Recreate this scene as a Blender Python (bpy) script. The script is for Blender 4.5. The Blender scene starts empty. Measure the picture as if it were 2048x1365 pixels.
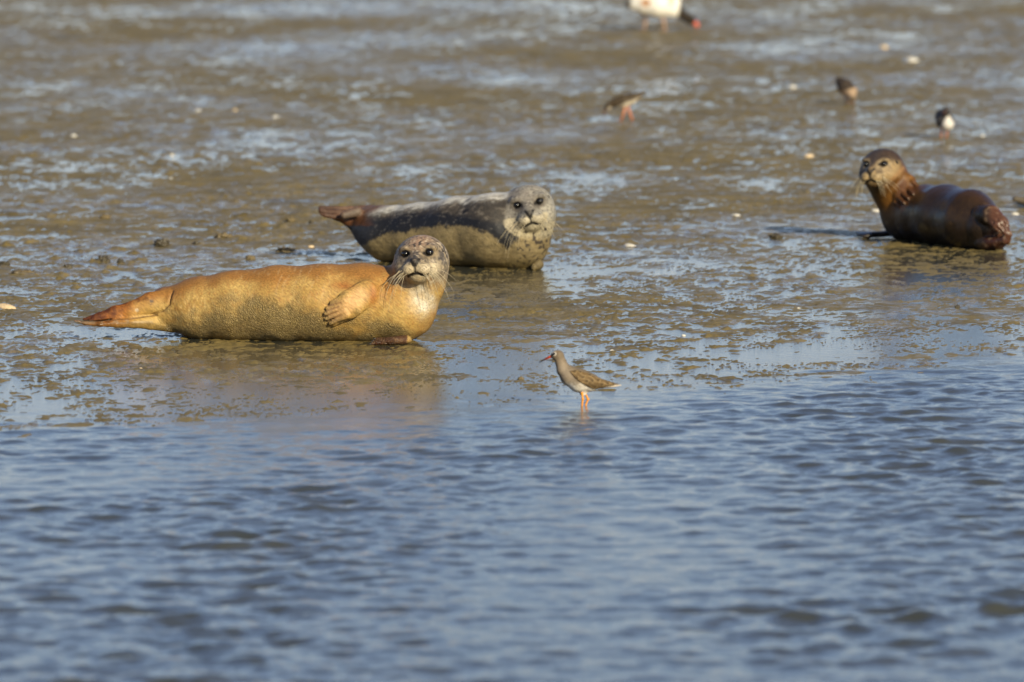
import bpy, math, random
import numpy as np

random.seed(7)
RNG = np.random.default_rng(11)
scene = bpy.context.scene
COL = scene.collection

# ------------------------------------------------------------------ camera
FPX, CX, CY, HOR, CAMH = 16000.0, 1024.0, 682.5, -726.0, 2.86
PITCH = math.atan((CY - HOR) / FPX)
cam_d = bpy.data.cameras.new('camera')
cam = bpy.data.objects.new('camera', cam_d)
COL.objects.link(cam)
cam.location = (0, 0, CAMH)
cam.rotation_euler = (math.pi / 2 - PITCH, 0, 0)
cam_d.sensor_width = 36.0
cam_d.lens = 36.0 * FPX / 2048.0
cam_d.clip_start = 0.5
cam_d.clip_end = 6000
cam_d.dof.use_dof = True
cam_d.dof.focus_distance = 32.6
cam_d.dof.aperture_fstop = 3.8
scene.camera = cam

# ------------------------------------------------------------------ light
SUN_EL, SUN_AZ = 23.5, 30.0          # elevation; degrees to the right of straight behind the camera
el, az = math.radians(SUN_EL), math.radians(SUN_AZ)
to_sun = (math.sin(az) * math.cos(el), -math.cos(az) * math.cos(el), math.sin(el))
world = bpy.data.worlds.new('World')
scene.world = world
world.use_nodes = True
wn = world.node_tree.nodes
wl = world.node_tree.links
bg = wn['Background']
sky = wn.new('ShaderNodeTexSky')
sky.sky_type = 'NISHITA'
sky.sun_disc = False
sky.sun_elevation = el
sky.sun_rotation = math.pi - az
sky.air_density = 1.0
sky.dust_density = 0.4
sky.ozone_density = 2.0
tint = wn.new('ShaderNodeVectorMath'); tint.operation = 'MULTIPLY'
tint.inputs[1].default_value = (1.0, 0.97, 1.14)      # camera white balance: cool sky against warm sun
wl.new(sky.outputs[0], tint.inputs[0]); wl.new(tint.outputs[0], bg.inputs['Color'])
bg.inputs['Strength'].default_value = 0.096
sun_d = bpy.data.lights.new('sun', 'SUN')
sun_d.energy = 5.0
sun_d.angle = math.radians(0.5)
sun_d.color = (1.0, 0.89, 0.62)
sun = bpy.data.objects.new('sun', sun_d)
COL.objects.link(sun)
from mathutils import Vector, Matrix
sun.rotation_euler = Vector(to_sun).to_track_quat('Z', 'Y').to_euler()
sun.location = (20, -30, 30)
scene.view_settings.view_transform = 'Standard'
scene.view_settings.look = 'None'
scene.view_settings.exposure = 0.22
scene.view_settings.gamma = 1.0

# ------------------------------------------------------------------ helpers
cp, sp = math.cos(PITCH), math.sin(PITCH)
def ray(px, py):
    a = (px - CX) / FPX; b = (CY - py) / FPX
    return np.array([a, cp + b * sp, -sp + b * cp])
def G(px, py, z=0.0):
    d = ray(px, py); t = (z - CAMH) / d[2]
    return np.array([0, 0, CAMH]) + d * t
def P(px, py, Y):
    d = ray(px, py); t = Y / d[1]
    return np.array([0, 0, CAMH]) + d * t

_perm = np.random.default_rng(3).permutation(256).astype(np.int32)
_perm = np.concatenate([_perm, _perm, _perm])
_ang = np.random.default_rng(4).uniform(0, 2 * np.pi, 256)
_g2 = np.stack([np.cos(_ang), np.sin(_ang)], 1).astype(np.float32)
_g3 = np.random.default_rng(5).normal(size=(256, 3)); _g3 = (_g3 / np.linalg.norm(_g3, axis=1)[:, None]).astype(np.float32)
def noise2(x, y, seed=0):
    x = np.asarray(x, np.float32) + np.float32(seed * 17.31); y = np.asarray(y, np.float32) - np.float32(seed * 9.7)
    xi = np.floor(x).astype(np.int32); yi = np.floor(y).astype(np.int32)
    fx = x - xi; fy = y - yi
    u = fx * fx * fx * (fx * (fx * 6 - 15) + 10); v = fy * fy * fy * (fy * (fy * 6 - 15) + 10)
    def g(dx, dy):
        h = _perm[_perm[(xi + dx) & 255] + ((yi + dy) & 255)]
        q = _g2[h]
        return q[..., 0] * (fx - dx) + q[..., 1] * (fy - dy)
    a = g(0, 0); b = g(1, 0); c = g(0, 1); d = g(1, 1)
    return ((a + (b - a) * u) * (1 - v) + (c + (d - c) * u) * v) * 1.4
def noise3(p, sc=1.0, seed=0):
    sc = np.asarray(sc, np.float64)
    p = np.asarray(p, np.float64) * sc + seed * 13.7
    i = np.floor(p).astype(np.int32); f = (p - i)
    w = f * f * f * (f * (f * 6 - 15) + 10)
    r = 0
    for dx in (0, 1):
        for dy in (0, 1):
            for dz in (0, 1):
                h = _perm[_perm[_perm[(i[:, 0] + dx) & 255] + ((i[:, 1] + dy) & 255)] + ((i[:, 2] + dz) & 255)]
                q = _g3[h]
                dd = q[:, 0] * (f[:, 0] - dx) + q[:, 1] * (f[:, 1] - dy) + q[:, 2] * (f[:, 2] - dz)
                wx = w[:, 0] if dx else 1 - w[:, 0]
                wy = w[:, 1] if dy else 1 - w[:, 1]
                wz = w[:, 2] if dz else 1 - w[:, 2]
                r = r + dd * wx * wy * wz
    return r * 1.5
def fbm3(p, sc, octv=3, seed=0):
    r = 0; a = 1.0; s = np.asarray(sc, np.float64)
    for o in range(octv):
        r = r + a * noise3(p, s, seed + o); a *= 0.5; s = s * 2.1
    return r
def sstep(a, b, x):
    t = np.clip((x - a) / (b - a), 0, 1)
    return t * t * (3 - 2 * t)
def lin(r, g, b):
    f = lambda c: (c / 255 / 12.92) if c / 255 <= 0.04045 else ((c / 255 + 0.055) / 1.055) ** 2.4
    return np.array([f(r), f(g), f(b)])

def mesh_np(name, V, F, mat, parent=None, smooth=True, col=None, attrs=None):
    V = np.asarray(V, np.float32); me = bpy.data.meshes.new(name)
    if isinstance(F, np.ndarray):
        n, k = F.shape
        me.vertices.add(len(V)); me.vertices.foreach_set('co', V.ravel())
        me.loops.add(n * k); me.loops.foreach_set('vertex_index', F.astype(np.int32).ravel())
        me.polygons.add(n)
        me.polygons.foreach_set('loop_start', np.arange(0, n * k, k, dtype=np.int32))
        me.polygons.foreach_set('loop_total', np.full(n, k, np.int32))
        me.update(calc_edges=True)
    else:
        me.from_pydata([tuple(map(float, v)) for v in V], [], [tuple(f) for f in F]); me.update()
    if smooth:
        me.polygons.foreach_set('use_smooth', np.ones(len(me.polygons), bool))
    if col is not None:
        c4 = np.ones((len(V), 4), np.float32); c4[:, :3] = np.clip(col, 0, 1)
        a = me.attributes.new('Col', 'FLOAT_COLOR', 'POINT'); a.data.foreach_set('color', c4.ravel())
    for k, v in (attrs or {}).items():
        a = me.attributes.new(k, 'FLOAT', 'POINT'); a.data.foreach_set('value', np.asarray(v, np.float32))
    me.materials.append(mat)
    o = bpy.data.objects.new(name, me); COL.objects.link(o)
    if parent is not None:
        o.parent = parent
        o.matrix_parent_inverse = Matrix.Translation(-Vector(parent.location))
    return o
def thing(name, label, cat, loc, group=None):
    o = bpy.data.objects.new(name, None); COL.objects.link(o)
    o.location = tuple(float(v) for v in loc); o.empty_display_size = 0.1
    o['label'] = label; o['category'] = cat
    if group: o['group'] = group
    return o
def tag(o, label, cat, group=None):
    o['label'] = label; o['category'] = cat
    if group: o['group'] = group
    return o
def tube(pts, rad, n=6):
    pts = np.asarray(pts, float); V = []; F = []
    m = len(pts)
    for i in range(m):
        t = pts[min(i + 1, m - 1)] - pts[max(i - 1, 0)]; t = t / (np.linalg.norm(t) + 1e-9)
        ref = np.array([0, 0, 1.0]) if abs(t[2]) < 0.9 else np.array([1.0, 0, 0])
        a = np.cross(t, ref); a /= np.linalg.norm(a); b = np.cross(t, a)
        for j in range(n):
            th = 2 * math.pi * j / n
            V.append(pts[i] + rad[i] * (math.cos(th) * a + math.sin(th) * b))
    for i in range(m - 1):
        for j in range(n):
            F.append((i * n + j, i * n + (j + 1) % n, (i + 1) * n + (j + 1) % n, (i + 1) * n + j))
    F.append(tuple(range(n))[::-1]); F.append(tuple((m - 1) * n + j for j in range(n)))
    return V, F
def join(parts):
    V = []; F = []
    for v, f in parts:
        o = len(V); V += list(v); F += [tuple(i + o for i in q) for q in f]
    return V, F
def ball(c, r, nu=20, nv=12, axes=None):
    """uv ball; r may be 3 radii along axes (3 unit vectors)"""
    r = np.broadcast_to(np.asarray(r, float), (3,)); A = np.eye(3) if axes is None else np.asarray(axes)
    V = []; F = []
    for i in range(1, nv):
        for j in range(nu):
            th = math.pi * i / nv; ph = 2 * math.pi * j / nu
            q = np.array([math.sin(th) * math.cos(ph), math.sin(th) * math.sin(ph), math.cos(th)]) * r
            V.append(c + q @ A)
    top = len(V); V.append(c + np.array([0, 0, 1.0]) * r @ A); bot = len(V); V.append(c + np.array([0, 0, -1.0]) * r @ A)
    for i in range(nv - 2):
        for j in range(nu):
            a = i * nu + j; b = i * nu + (j + 1) % nu
            F.append((a, a + nu, b + nu, b))
    for j in range(nu):
        F.append((top, j, (j + 1) % nu)); F.append((bot, (nv - 2) * nu + (j + 1) % nu, (nv - 2) * nu + j))
    return V, F

# ---- signed distance sculpting and surface nets
class Sculpt:
    def __init__(s, lo, hi, h):
        s.h = h; s.lo = np.array(lo, float)
        n = np.ceil((np.array(hi) - s.lo) / h).astype(int) + 1
        s.ax = [s.lo[i] + h * np.arange(n[i]) for i in range(3)]
        s.F = np.full(n, 0.3, np.float32)
    def _sub(s, lo, hi):
        sl = []
        for i in range(3):
            a = int(np.clip(math.floor((lo[i] - s.lo[i]) / s.h), 0, len(s.ax[i]) - 1)); b = int(np.clip(math.ceil((hi[i] - s.lo[i]) / s.h) + 1, a + 1, len(s.ax[i])))
            sl.append(slice(a, b))
        X = s.ax[0][sl[0]][:, None, None]; Y = s.ax[1][sl[1]][None, :, None]; Z = s.ax[2][sl[2]][None, None, :]
        return tuple(sl), X, Y, Z
    def put(s, fn, lo, hi, k, cut=False):
        m = max(k, 0.03) + 0.02
        sl, X, Y, Z = s._sub(np.minimum(lo, hi) - m, np.maximum(lo, hi) + m)
        d = fn(X, Y, Z).astype(np.float32); a = s.F[sl]
        if cut:
            h = np.clip(0.5 - 0.5 * (a + d) / k, 0, 1); s.F[sl] = a + (-d - a) * h + k * h * (1 - h)
        else:
            h = np.clip(0.5 + 0.5 * (a - d) / k, 0, 1); s.F[sl] = a + (d - a) * h - k * h * (1 - h)
    def cone(s, a, b, ra, rb, k, n=None, fl=1.0, cut=False):
        a = np.asarray(a, float); b = np.asarray(b, float); ba = b - a; L2 = ba @ ba + 1e-12; R = max(ra, rb)
        def fn(X, Y, Z):
            px, py, pz = X - a[0], Y - a[1], Z - a[2]
            t = np.clip((px * ba[0] + py * ba[1] + pz * ba[2]) / L2, 0, 1)
            vx, vy, vz = px - t * ba[0], py - t * ba[1], pz - t * ba[2]
            q = vx * vx + vy * vy + vz * vz
            if n is not None:
                vn = vx * n[0] + vy * n[1] + vz * n[2]
                q = q + vn * vn * (1 / fl / fl - 1)
            d = np.sqrt(q) - (ra + (rb - ra) * t)
            return d * (1.0 if n is None else 0.5 + 0.5 * fl)
        s.put(fn, np.minimum(a, b) - R, np.maximum(a, b) + R, k, cut)
    def ell(s, c, r, A, k, cut=False):
        c = np.asarray(c, float); r = np.asarray(r, float); A = np.asarray(A, float); R = r.max()
        def fn(X, Y, Z):
            px, py, pz = X - c[0], Y - c[1], Z - c[2]
            q = [(px * A[i, 0] + py * A[i, 1] + pz * A[i, 2]) / r[i] for i in range(3)]
            k0 = np.sqrt(q[0] ** 2 + q[1] ** 2 + q[2] ** 2)
            k1 = np.sqrt((q[0] / r[0]) ** 2 + (q[1] / r[1]) ** 2 + (q[2] / r[2]) ** 2) + 1e-9
            return k0 * (k0 - 1) / k1
        s.put(fn, c - R, c + R, k, cut)
    def value(s, p):
        i = [int(np.clip(round((p[j] - s.lo[j]) / s.h), 0, len(s.ax[j]) - 1)) for j in range(3)]
        return s.F[i[0], i[1], i[2]]
    def hit(s, px, py, Y0, Y1):
        """depth of the first surface met going back at an image place"""
        for Y in np.arange(Y0, Y1, s.h * 0.5):
            if s.value(P(px, py, Y)) < 0: return Y
        return 0.5 * (Y0 + Y1)
    def nets(s):
        F = s.F; S = F < 0
        nx, ny, nz = F.shape
        cnt = np.zeros((nx - 1, ny - 1, nz - 1), np.int8)
        for dx in (0, 1):
            for dy in (0, 1):
                for dz in (0, 1):
                    cnt += S[dx:nx - 1 + dx, dy:ny - 1 + dy, dz:nz - 1 + dz]
        act = (cnt > 0) & (cnt < 8)
        I = np.argwhere(act); idx = np.full(act.shape, -1, np.int32); idx[act] = np.arange(len(I))
        cor = [(dx, dy, dz) for dx in (0, 1) for dy in (0, 1) for dz in (0, 1)]
        val = np.stack([F[I[:, 0] + c[0], I[:, 1] + c[1], I[:, 2] + c[2]] for c in cor], 1)
        acc = np.zeros((len(I), 3)); num = np.zeros(len(I))
        for a in range(8):
            for b in range(a + 1, 8):
                if sum(abs(cor[a][i] - cor[b][i]) for i in range(3)) != 1: continue
                va, vb = val[:, a], val[:, b]; m = (va < 0) != (vb < 0)
                t = np.where(m, va / np.where(m, va - vb, 1), 0)
                pos = np.array(cor[a])[None] + t[:, None] * (np.array(cor[b]) - np.array(cor[a]))[None]
                acc += np.where(m[:, None], pos, 0); num += m
        V = s.lo + s.h * (I + acc / num[:, None])
        quads = []
        for axn in range(3):
            o1, o2 = [(1, 2), (2, 0), (0, 1)][axn]
            sl0 = [slice(None)] * 3; sl1 = [slice(None)] * 3
            sl0[axn] = slice(0, -1); sl1[axn] = slice(1, None)
            A = S[tuple(sl0)]; B = S[tuple(sl1)]
            E = np.argwhere(A != B)
            ok = (E[:, o1] > 0) & (E[:, o2] > 0) & (E[:, o1] < F.shape[o1] - 1) & (E[:, o2] < F.shape[o2] - 1)
            E = E[ok]; inside = A[E[:, 0], E[:, 1], E[:, 2]]
            def cell(d1, d2):
                q = E.copy(); q[:, o1] += d1; q[:, o2] += d2
                return idx[q[:, 0], q[:, 1], q[:, 2]]
            q = np.stack([cell(-1, -1), cell(0, -1), cell(0, 0), cell(-1, 0)], 1)
            q[~inside] = q[~inside][:, ::-1]
            quads.append(q)
        return V, np.concatenate(quads)

# ------------------------------------------------------------------ materials
def new_mat(name):
    m = bpy.data.materials.new(name); m.use_nodes = True
    nt = m.node_tree; b = nt.nodes['Principled BSDF']
    return m, nt, b
def nd(nt, kind, **kw):
    n = nt.nodes.new(kind)
    for k, v in kw.items(): setattr(n, k, v)
    return n
def setv(n, **kw):
    for k, v in kw.items(): n.inputs[k.replace('_', ' ')].default_value = v

def plain(name, col, rough=0.5, ior=1.45):
    m, nt, b = new_mat(name)
    g = nd(nt, 'ShaderNodeTexCoord'); t = nd(nt, 'ShaderNodeTexNoise'); setv(t, Scale=60.0, Detail=3.0)
    nt.links.new(g.outputs['Object'], t.inputs['Vector'])
    r = nd(nt, 'ShaderNodeMapRange'); setv(r, From_Min=0.3, From_Max=0.7, To_Min=0.8, To_Max=1.15)
    nt.links.new(t.outputs['Fac'], r.inputs['Value'])
    mx = nd(nt, 'ShaderNodeVectorMath', operation='SCALE'); mx.inputs[0].default_value = tuple(col)
    nt.links.new(r.outputs[0], mx.inputs['Scale'])
    nt.links.new(mx.outputs[0], b.inputs['Base Color'])
    b.inputs['Roughness'].default_value = rough; b.inputs['IOR'].default_value = ior
    return m

def coat_mat(name, rough=0.5, grain=900, bump=0.25, vary=0.25, spec=0.4):
    """fur or plumage: colour from the animal's own marking, fine grain and mud crust relief from nodes"""
    m, nt, b = new_mat(name); L = nt.links
    c = nd(nt, 'ShaderNodeVertexColor', layer_name='Col')
    co = nd(nt, 'ShaderNodeTexCoord')
    mr = nd(nt, 'ShaderNodeMapping'); mr.inputs['Rotation'].default_value = (0, -0.75, 0); L.new(co.outputs['Object'], mr.inputs['Vector'])
    mp = nd(nt, 'ShaderNodeMapping'); mp.inputs['Scale'].default_value = (0.3, 1, 1); L.new(mr.outputs[0], mp.inputs['Vector'])
    n1 = nd(nt, 'ShaderNodeTexNoise'); setv(n1, Scale=grain * 0.16, Detail=4.0, Roughness=0.65); L.new(mp.outputs[0], n1.inputs['Vector'])
    r1 = nd(nt, 'ShaderNodeMapRange'); setv(r1, From_Min=0.3, From_Max=0.7, To_Min=1 - vary, To_Max=1 + vary); L.new(n1.outputs['Fac'], r1.inputs['Value'])
    sc = nd(nt, 'ShaderNodeVectorMath', operation='SCALE'); L.new(c.outputs['Color'], sc.inputs[0]); L.new(r1.outputs[0], sc.inputs['Scale'])
    L.new(sc.outputs[0], b.inputs['Base Color'])
    at = nd(nt, 'ShaderNodeAttribute', attribute_name='mud')
    vo = nd(nt, 'ShaderNodeTexVoronoi', feature='DISTANCE_TO_EDGE'); setv(vo, Scale=115.0, Randomness=1.0)
    wp = nd(nt, 'ShaderNodeTexNoise'); setv(wp, Scale=30.0, Detail=2.0); L.new(co.outputs['Object'], wp.inputs['Vector'])
    wa = nd(nt, 'ShaderNodeVectorMath', operation='MULTIPLY_ADD'); wa.inputs[1].default_value = (0.03, 0.03, 0.03)
    L.new(wp.outputs['Color'], wa.inputs[0]); L.new(co.outputs['Object'], wa.inputs[2]); L.new(wa.outputs[0], vo.inputs['Vector'])
    rv = nd(nt, 'ShaderNodeMapRange'); setv(rv, From_Min=0.0, From_Max=0.22, To_Min=0.0, To_Max=1.0); L.new(vo.outputs['Distance'], rv.inputs['Value'])
    mu = nd(nt, 'ShaderNodeMath', operation='MULTIPLY'); L.new(rv.outputs[0], mu.inputs[0]); L.new(at.outputs['Fac'], mu.inputs[1])
    b1 = nd(nt, 'ShaderNodeBump'); setv(b1, Strength=bump, Distance=0.004); L.new(n1.outputs['Fac'], b1.inputs['Height'])
    b2 = nd(nt, 'ShaderNodeBump'); setv(b2, Strength=0.8, Distance=0.004); L.new(mu.outputs[0], b2.inputs['Height']); L.new(b1.outputs[0], b2.inputs['Normal'])
    L.new(b2.outputs[0], b.inputs['Normal'])
    wt = nd(nt, 'ShaderNodeAttribute', attribute_name='wet')
    rr = nd(nt, 'ShaderNodeMapRange'); setv(rr, From_Min=0.0, From_Max=1.0, To_Min=rough, To_Max=0.27); L.new(wt.outputs['Fac'], rr.inputs['Value'])
    L.new(rr.outputs[0], b.inputs['Roughness'])
    b.inputs['Specular IOR Level'].default_value = spec
    return m

def mud_mat():
    m, nt, b = new_mat('wet_mud'); L = nt.links
    co = nd(nt, 'ShaderNodeTexCoord')
    n1 = nd(nt, 'ShaderNodeTexNoise'); setv(n1, Scale=3.0, Detail=6.0, Roughness=0.6); L.new(co.outputs['Object'], n1.inputs['Vector'])
    n2 = nd(nt, 'ShaderNodeTexNoise'); setv(n2, Scale=45.0, Detail=5.0, Roughness=0.7); L.new(co.outputs['Object'], n2.inputs['Vector'])
    cr = nd(nt, 'ShaderNodeValToRGB'); e = cr.color_ramp.elements
    e[0].position = 0.32; e[0].color = (0.088, 0.068, 0.029, 1); e[1].position = 0.68; e[1].color = (0.31, 0.224, 0.076, 1)
    ad = nd(nt, 'ShaderNodeMath', operation='MULTIPLY_ADD'); ad.inputs[1].default_value = 0.45
    L.new(n2.outputs['Fac'], ad.inputs[0])
    sb = nd(nt, 'ShaderNodeMath', operation='MULTIPLY'); sb.inputs[1].default_value = 0.55; L.new(n1.outputs['Fac'], sb.inputs[0]); L.new(sb.outputs[0], ad.inputs[2])
    L.new(ad.outputs[0], cr.inputs['Fac']); L.new(cr.outputs['Color'], b.inputs['Base Color'])
    # wetness: smooth sheets of damp film between rough, drier ridges
    mp = nd(nt, 'ShaderNodeMapping'); mp.inputs['Scale'].default_value = (1.0, 0.7, 1.0); L.new(co.outputs['Object'], mp.inputs['Vector'])
    n3 = nd(nt, 'ShaderNodeTexNoise'); setv(n3, Scale=8.0, Detail=10.0, Roughness=0.78, Distortion=0.5); L.new(mp.outputs[0], n3.inputs['Vector'])
    n4 = nd(nt, 'ShaderNodeTexNoise'); setv(n4, Scale=0.45, Detail=3.0, Roughness=0.5); L.new(mp.outputs[0], n4.inputs['Vector'])
    mixn = nd(nt, 'ShaderNodeMath', operation='MULTIPLY_ADD'); mixn.inputs[1].default_value = 0.36; L.new(n4.outputs['Fac'], mixn.inputs[0])
    hf = nd(nt, 'ShaderNodeMath', operation='MULTIPLY'); hf.inputs[1].default_value = 0.8; L.new(n3.outputs['Fac'], hf.inputs[0]); L.new(hf.outputs[0], mixn.inputs[2])
    dry = nd(nt, 'ShaderNodeMapRange'); setv(dry, From_Min=0.485, From_Max=0.605, To_Min=0.0, To_Max=1.0); L.new(mixn.outputs[0], dry.inputs['Value'])
    bs = nd(nt, 'ShaderNodeMapRange'); setv(bs, From_Min=0.0, From_Max=1.0, To_Min=0.2, To_Max=0.8); L.new(dry.outputs[0], bs.inputs['Value'])
    bp = nd(nt, 'ShaderNodeBump'); setv(bp, Distance=0.006); L.new(n2.outputs['Fac'], bp.inputs['Height']); L.new(bs.outputs[0], bp.inputs['Strength']); L.new(bp.outputs[0], b.inputs['Normal'])
    rr = nd(nt, 'ShaderNodeMapRange'); setv(rr, From_Min=0.0, From_Max=1.0, To_Min=0.16, To_Max=0.62); L.new(dry.outputs[0], rr.inputs['Value'])
    L.new(rr.outputs[0], b.inputs['Roughness']); b.inputs['IOR'].default_value = 1.33
    ss = nd(nt, 'ShaderNodeMapRange'); setv(ss, From_Min=0.0, From_Max=1.0, To_Min=0.42, To_Max=0.18); L.new(dry.outputs[0], ss.inputs['Value']); L.new(ss.outputs[0], b.inputs['Specular IOR Level'])
    return m

def water_mat():
    m, nt, b = new_mat('turbid_water'); L = nt.links
    co = nd(nt, 'ShaderNodeTexCoord')
    n0 = nd(nt, 'ShaderNodeTexNoise'); setv(n0, Scale=1.5, Detail=3.0); L.new(co.outputs['Object'], n0.inputs['Vector'])
    cr = nd(nt, 'ShaderNodeValToRGB'); e = cr.color_ramp.elements
    e[0].position = 0.3; e[0].color = (0.042, 0.045, 0.036, 1); e[1].position = 0.7; e[1].color = (0.06, 0.06, 0.045, 1)
    L.new(n0.outputs['Fac'], cr.inputs['Fac']); L.new(cr.outputs['Color'], b.inputs['Base Color'])
    mp = nd(nt, 'ShaderNodeMapping'); mp.inputs['Scale'].default_value = (0.6, 0.9, 1); L.new(co.outputs['Object'], mp.inputs['Vector'])
    n1 = nd(nt, 'ShaderNodeTexNoise'); setv(n1, Scale=26.0, Detail=6.0, Roughness=0.68); L.new(mp.outputs[0], n1.inputs['Vector'])
    at = nd(nt, 'ShaderNodeAttribute', attribute_name='rough')
    bp = nd(nt, 'ShaderNodeBump'); setv(bp, Distance=0.004); L.new(n1.outputs['Fac'], bp.inputs['Height']); L.new(at.outputs['Fac'], bp.inputs['Strength'])
    L.new(bp.outputs[0], b.inputs['Normal'])
    b.inputs['Roughness'].default_value = 0.05; b.inputs['IOR'].default_value = 1.333
    return m

M_MUD = mud_mat(); M_WATER = water_mat()
M_SEAL = coat_mat('seal_fur', rough=0.6, grain=1050, bump=0.26, vary=0.36, spec=0.32)
M_BIRD = coat_mat('plumage', rough=0.7, grain=1600, bump=0.15, vary=0.12, spec=0.2)
M_EYE = plain('eye_black', (0.006, 0.005, 0.004), 0.17, 1.6)
M_CLAW = plain('claw_horn', (0.03, 0.025, 0.02), 0.35)
M_CLAWP = plain('pale_claw', (0.32, 0.25, 0.18), 0.3)
M_WHISK = plain('whisker', (0.55, 0.46, 0.30), 0.45)
M_LEG = plain('orange_leg', (0.72, 0.27, 0.015), 0.45)
M_LEGR = plain('red_leg', (0.48, 0.17, 0.07), 0.5)
M_LEGP = plain('pink_leg', (0.36, 0.24, 0.17), 0.5)
M_SHELL = plain('shell_white', (0.60, 0.56, 0.48), 0.4)
M_SHELLT = plain('shell_tan', (0.62, 0.46, 0.27), 0.45)
M_CLOD = plain('dark_mud', (0.06, 0.048, 0.028), 0.45)
M_CLODB = plain('brown_mud', (0.15, 0.112, 0.055), 0.5)

# ------------------------------------------------------------------ the mudflat and the water
shore_px = [(0, 856), (420, 838), (900, 818), (1200, 790), (1500, 757), (1800, 732), (2048, 716)]
_sh = np.array([G(*q) for q in shore_px])
def shoreY(x): return np.interp(x, _sh[:, 0], _sh[:, 1])

def fan_grid(ys, ncol, spread, far):
    """rows at depths ys; columns dense in the middle and stretched out to +-far metres at the sides"""
    t = np.linspace(-spread, spread, ncol)
    ext = np.array([1.5, 2.2, 4, 9, 30])
    X = []
    for y in ys:
        w = 0.064 * np.clip(y, 20, 70)
        core = t * w
        o = np.concatenate([core[-1] + (far - core[-1]) * (ext[:4] / 60) ** 2, [far]])
        X.append(np.concatenate([-o[::-1], core, o]))
    X = np.array(X); Y = np.repeat(np.array(ys)[:, None], X.shape[1], 1)
    n, m = X.shape
    I = np.arange(n * m).reshape(n, m)
    F = np.stack([I[:-1, :-1], I[:-1, 1:], I[1:, 1:], I[1:, :-1]], -1).reshape(-1, 4)
    return X.ravel(), Y.ravel(), F

def mud_height(x, y):
    ys = shoreY(x)
    d = y - ys
    wob = noise2(x * 0.9, y * 0.45, 5) * 0.35 + noise2(x * 2.5, y * 1.2, 6) * 0.15
    d = d + wob
    base = np.where(d < 0, -0.0016 + d * 0.03, -0.0016 + 0.0016 * sstep(0, 4.0, d) + 0.0012 * sstep(5, 14, d))
    big = noise2(x * 0.6, y * 0.28, 1) * 0.0024 + noise2(x * 2.1, y * 1.0, 2) * 0.0022
    mid = noise2(x * 6.5, y * 4.0, 3) * 0.0030
    act = 0.5 + 0.5 * np.clip(noise2(x * 1.1, y * 0.5, 9) * 2 + 0.7, 0, 1.5)
    fin = noise2(x * 15, y * 10, 4) * 0.0036 + noise2(x * 40, y * 26, 7) * 0.0038
    crumb = np.maximum(noise2(x * 62, y * 38, 14) - 0.15, 0) * 0.010 * np.clip(noise2(x * 3.1, y * 1.6, 15) * 2.4 + 0.7, 0, 1)
    lump = np.maximum(noise2(x * 11, y * 8, 12) - 0.38, 0) * 0.020 * (1 + 1.1 * np.exp(-((x + 1.6) / 1.3) ** 2 - ((y - 39.0) / 4.5) ** 2))
    h = base + big + (mid + fin + lump) * act + crumb
    return h

r_ys = [27.6]
while r_ys[-1] < 67: r_ys.append(r_ys[-1] + 0.0225 * (r_ys[-1] / 30) ** 1.5)
mud_ys = [-400, -20, 10, 18, 22, 25, 26.5] + r_ys + [68, 70, 75, 85, 110, 180, 400, 1200, 4000]
mx, my, mf = fan_grid(mud_ys, 900, 1.42, 4000)

MUD_RELIEF = []      # (x, y, rx, ry, depth): hollows before the seals, plus mud raised to show a shadow, filled in below before the mesh is made

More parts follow.
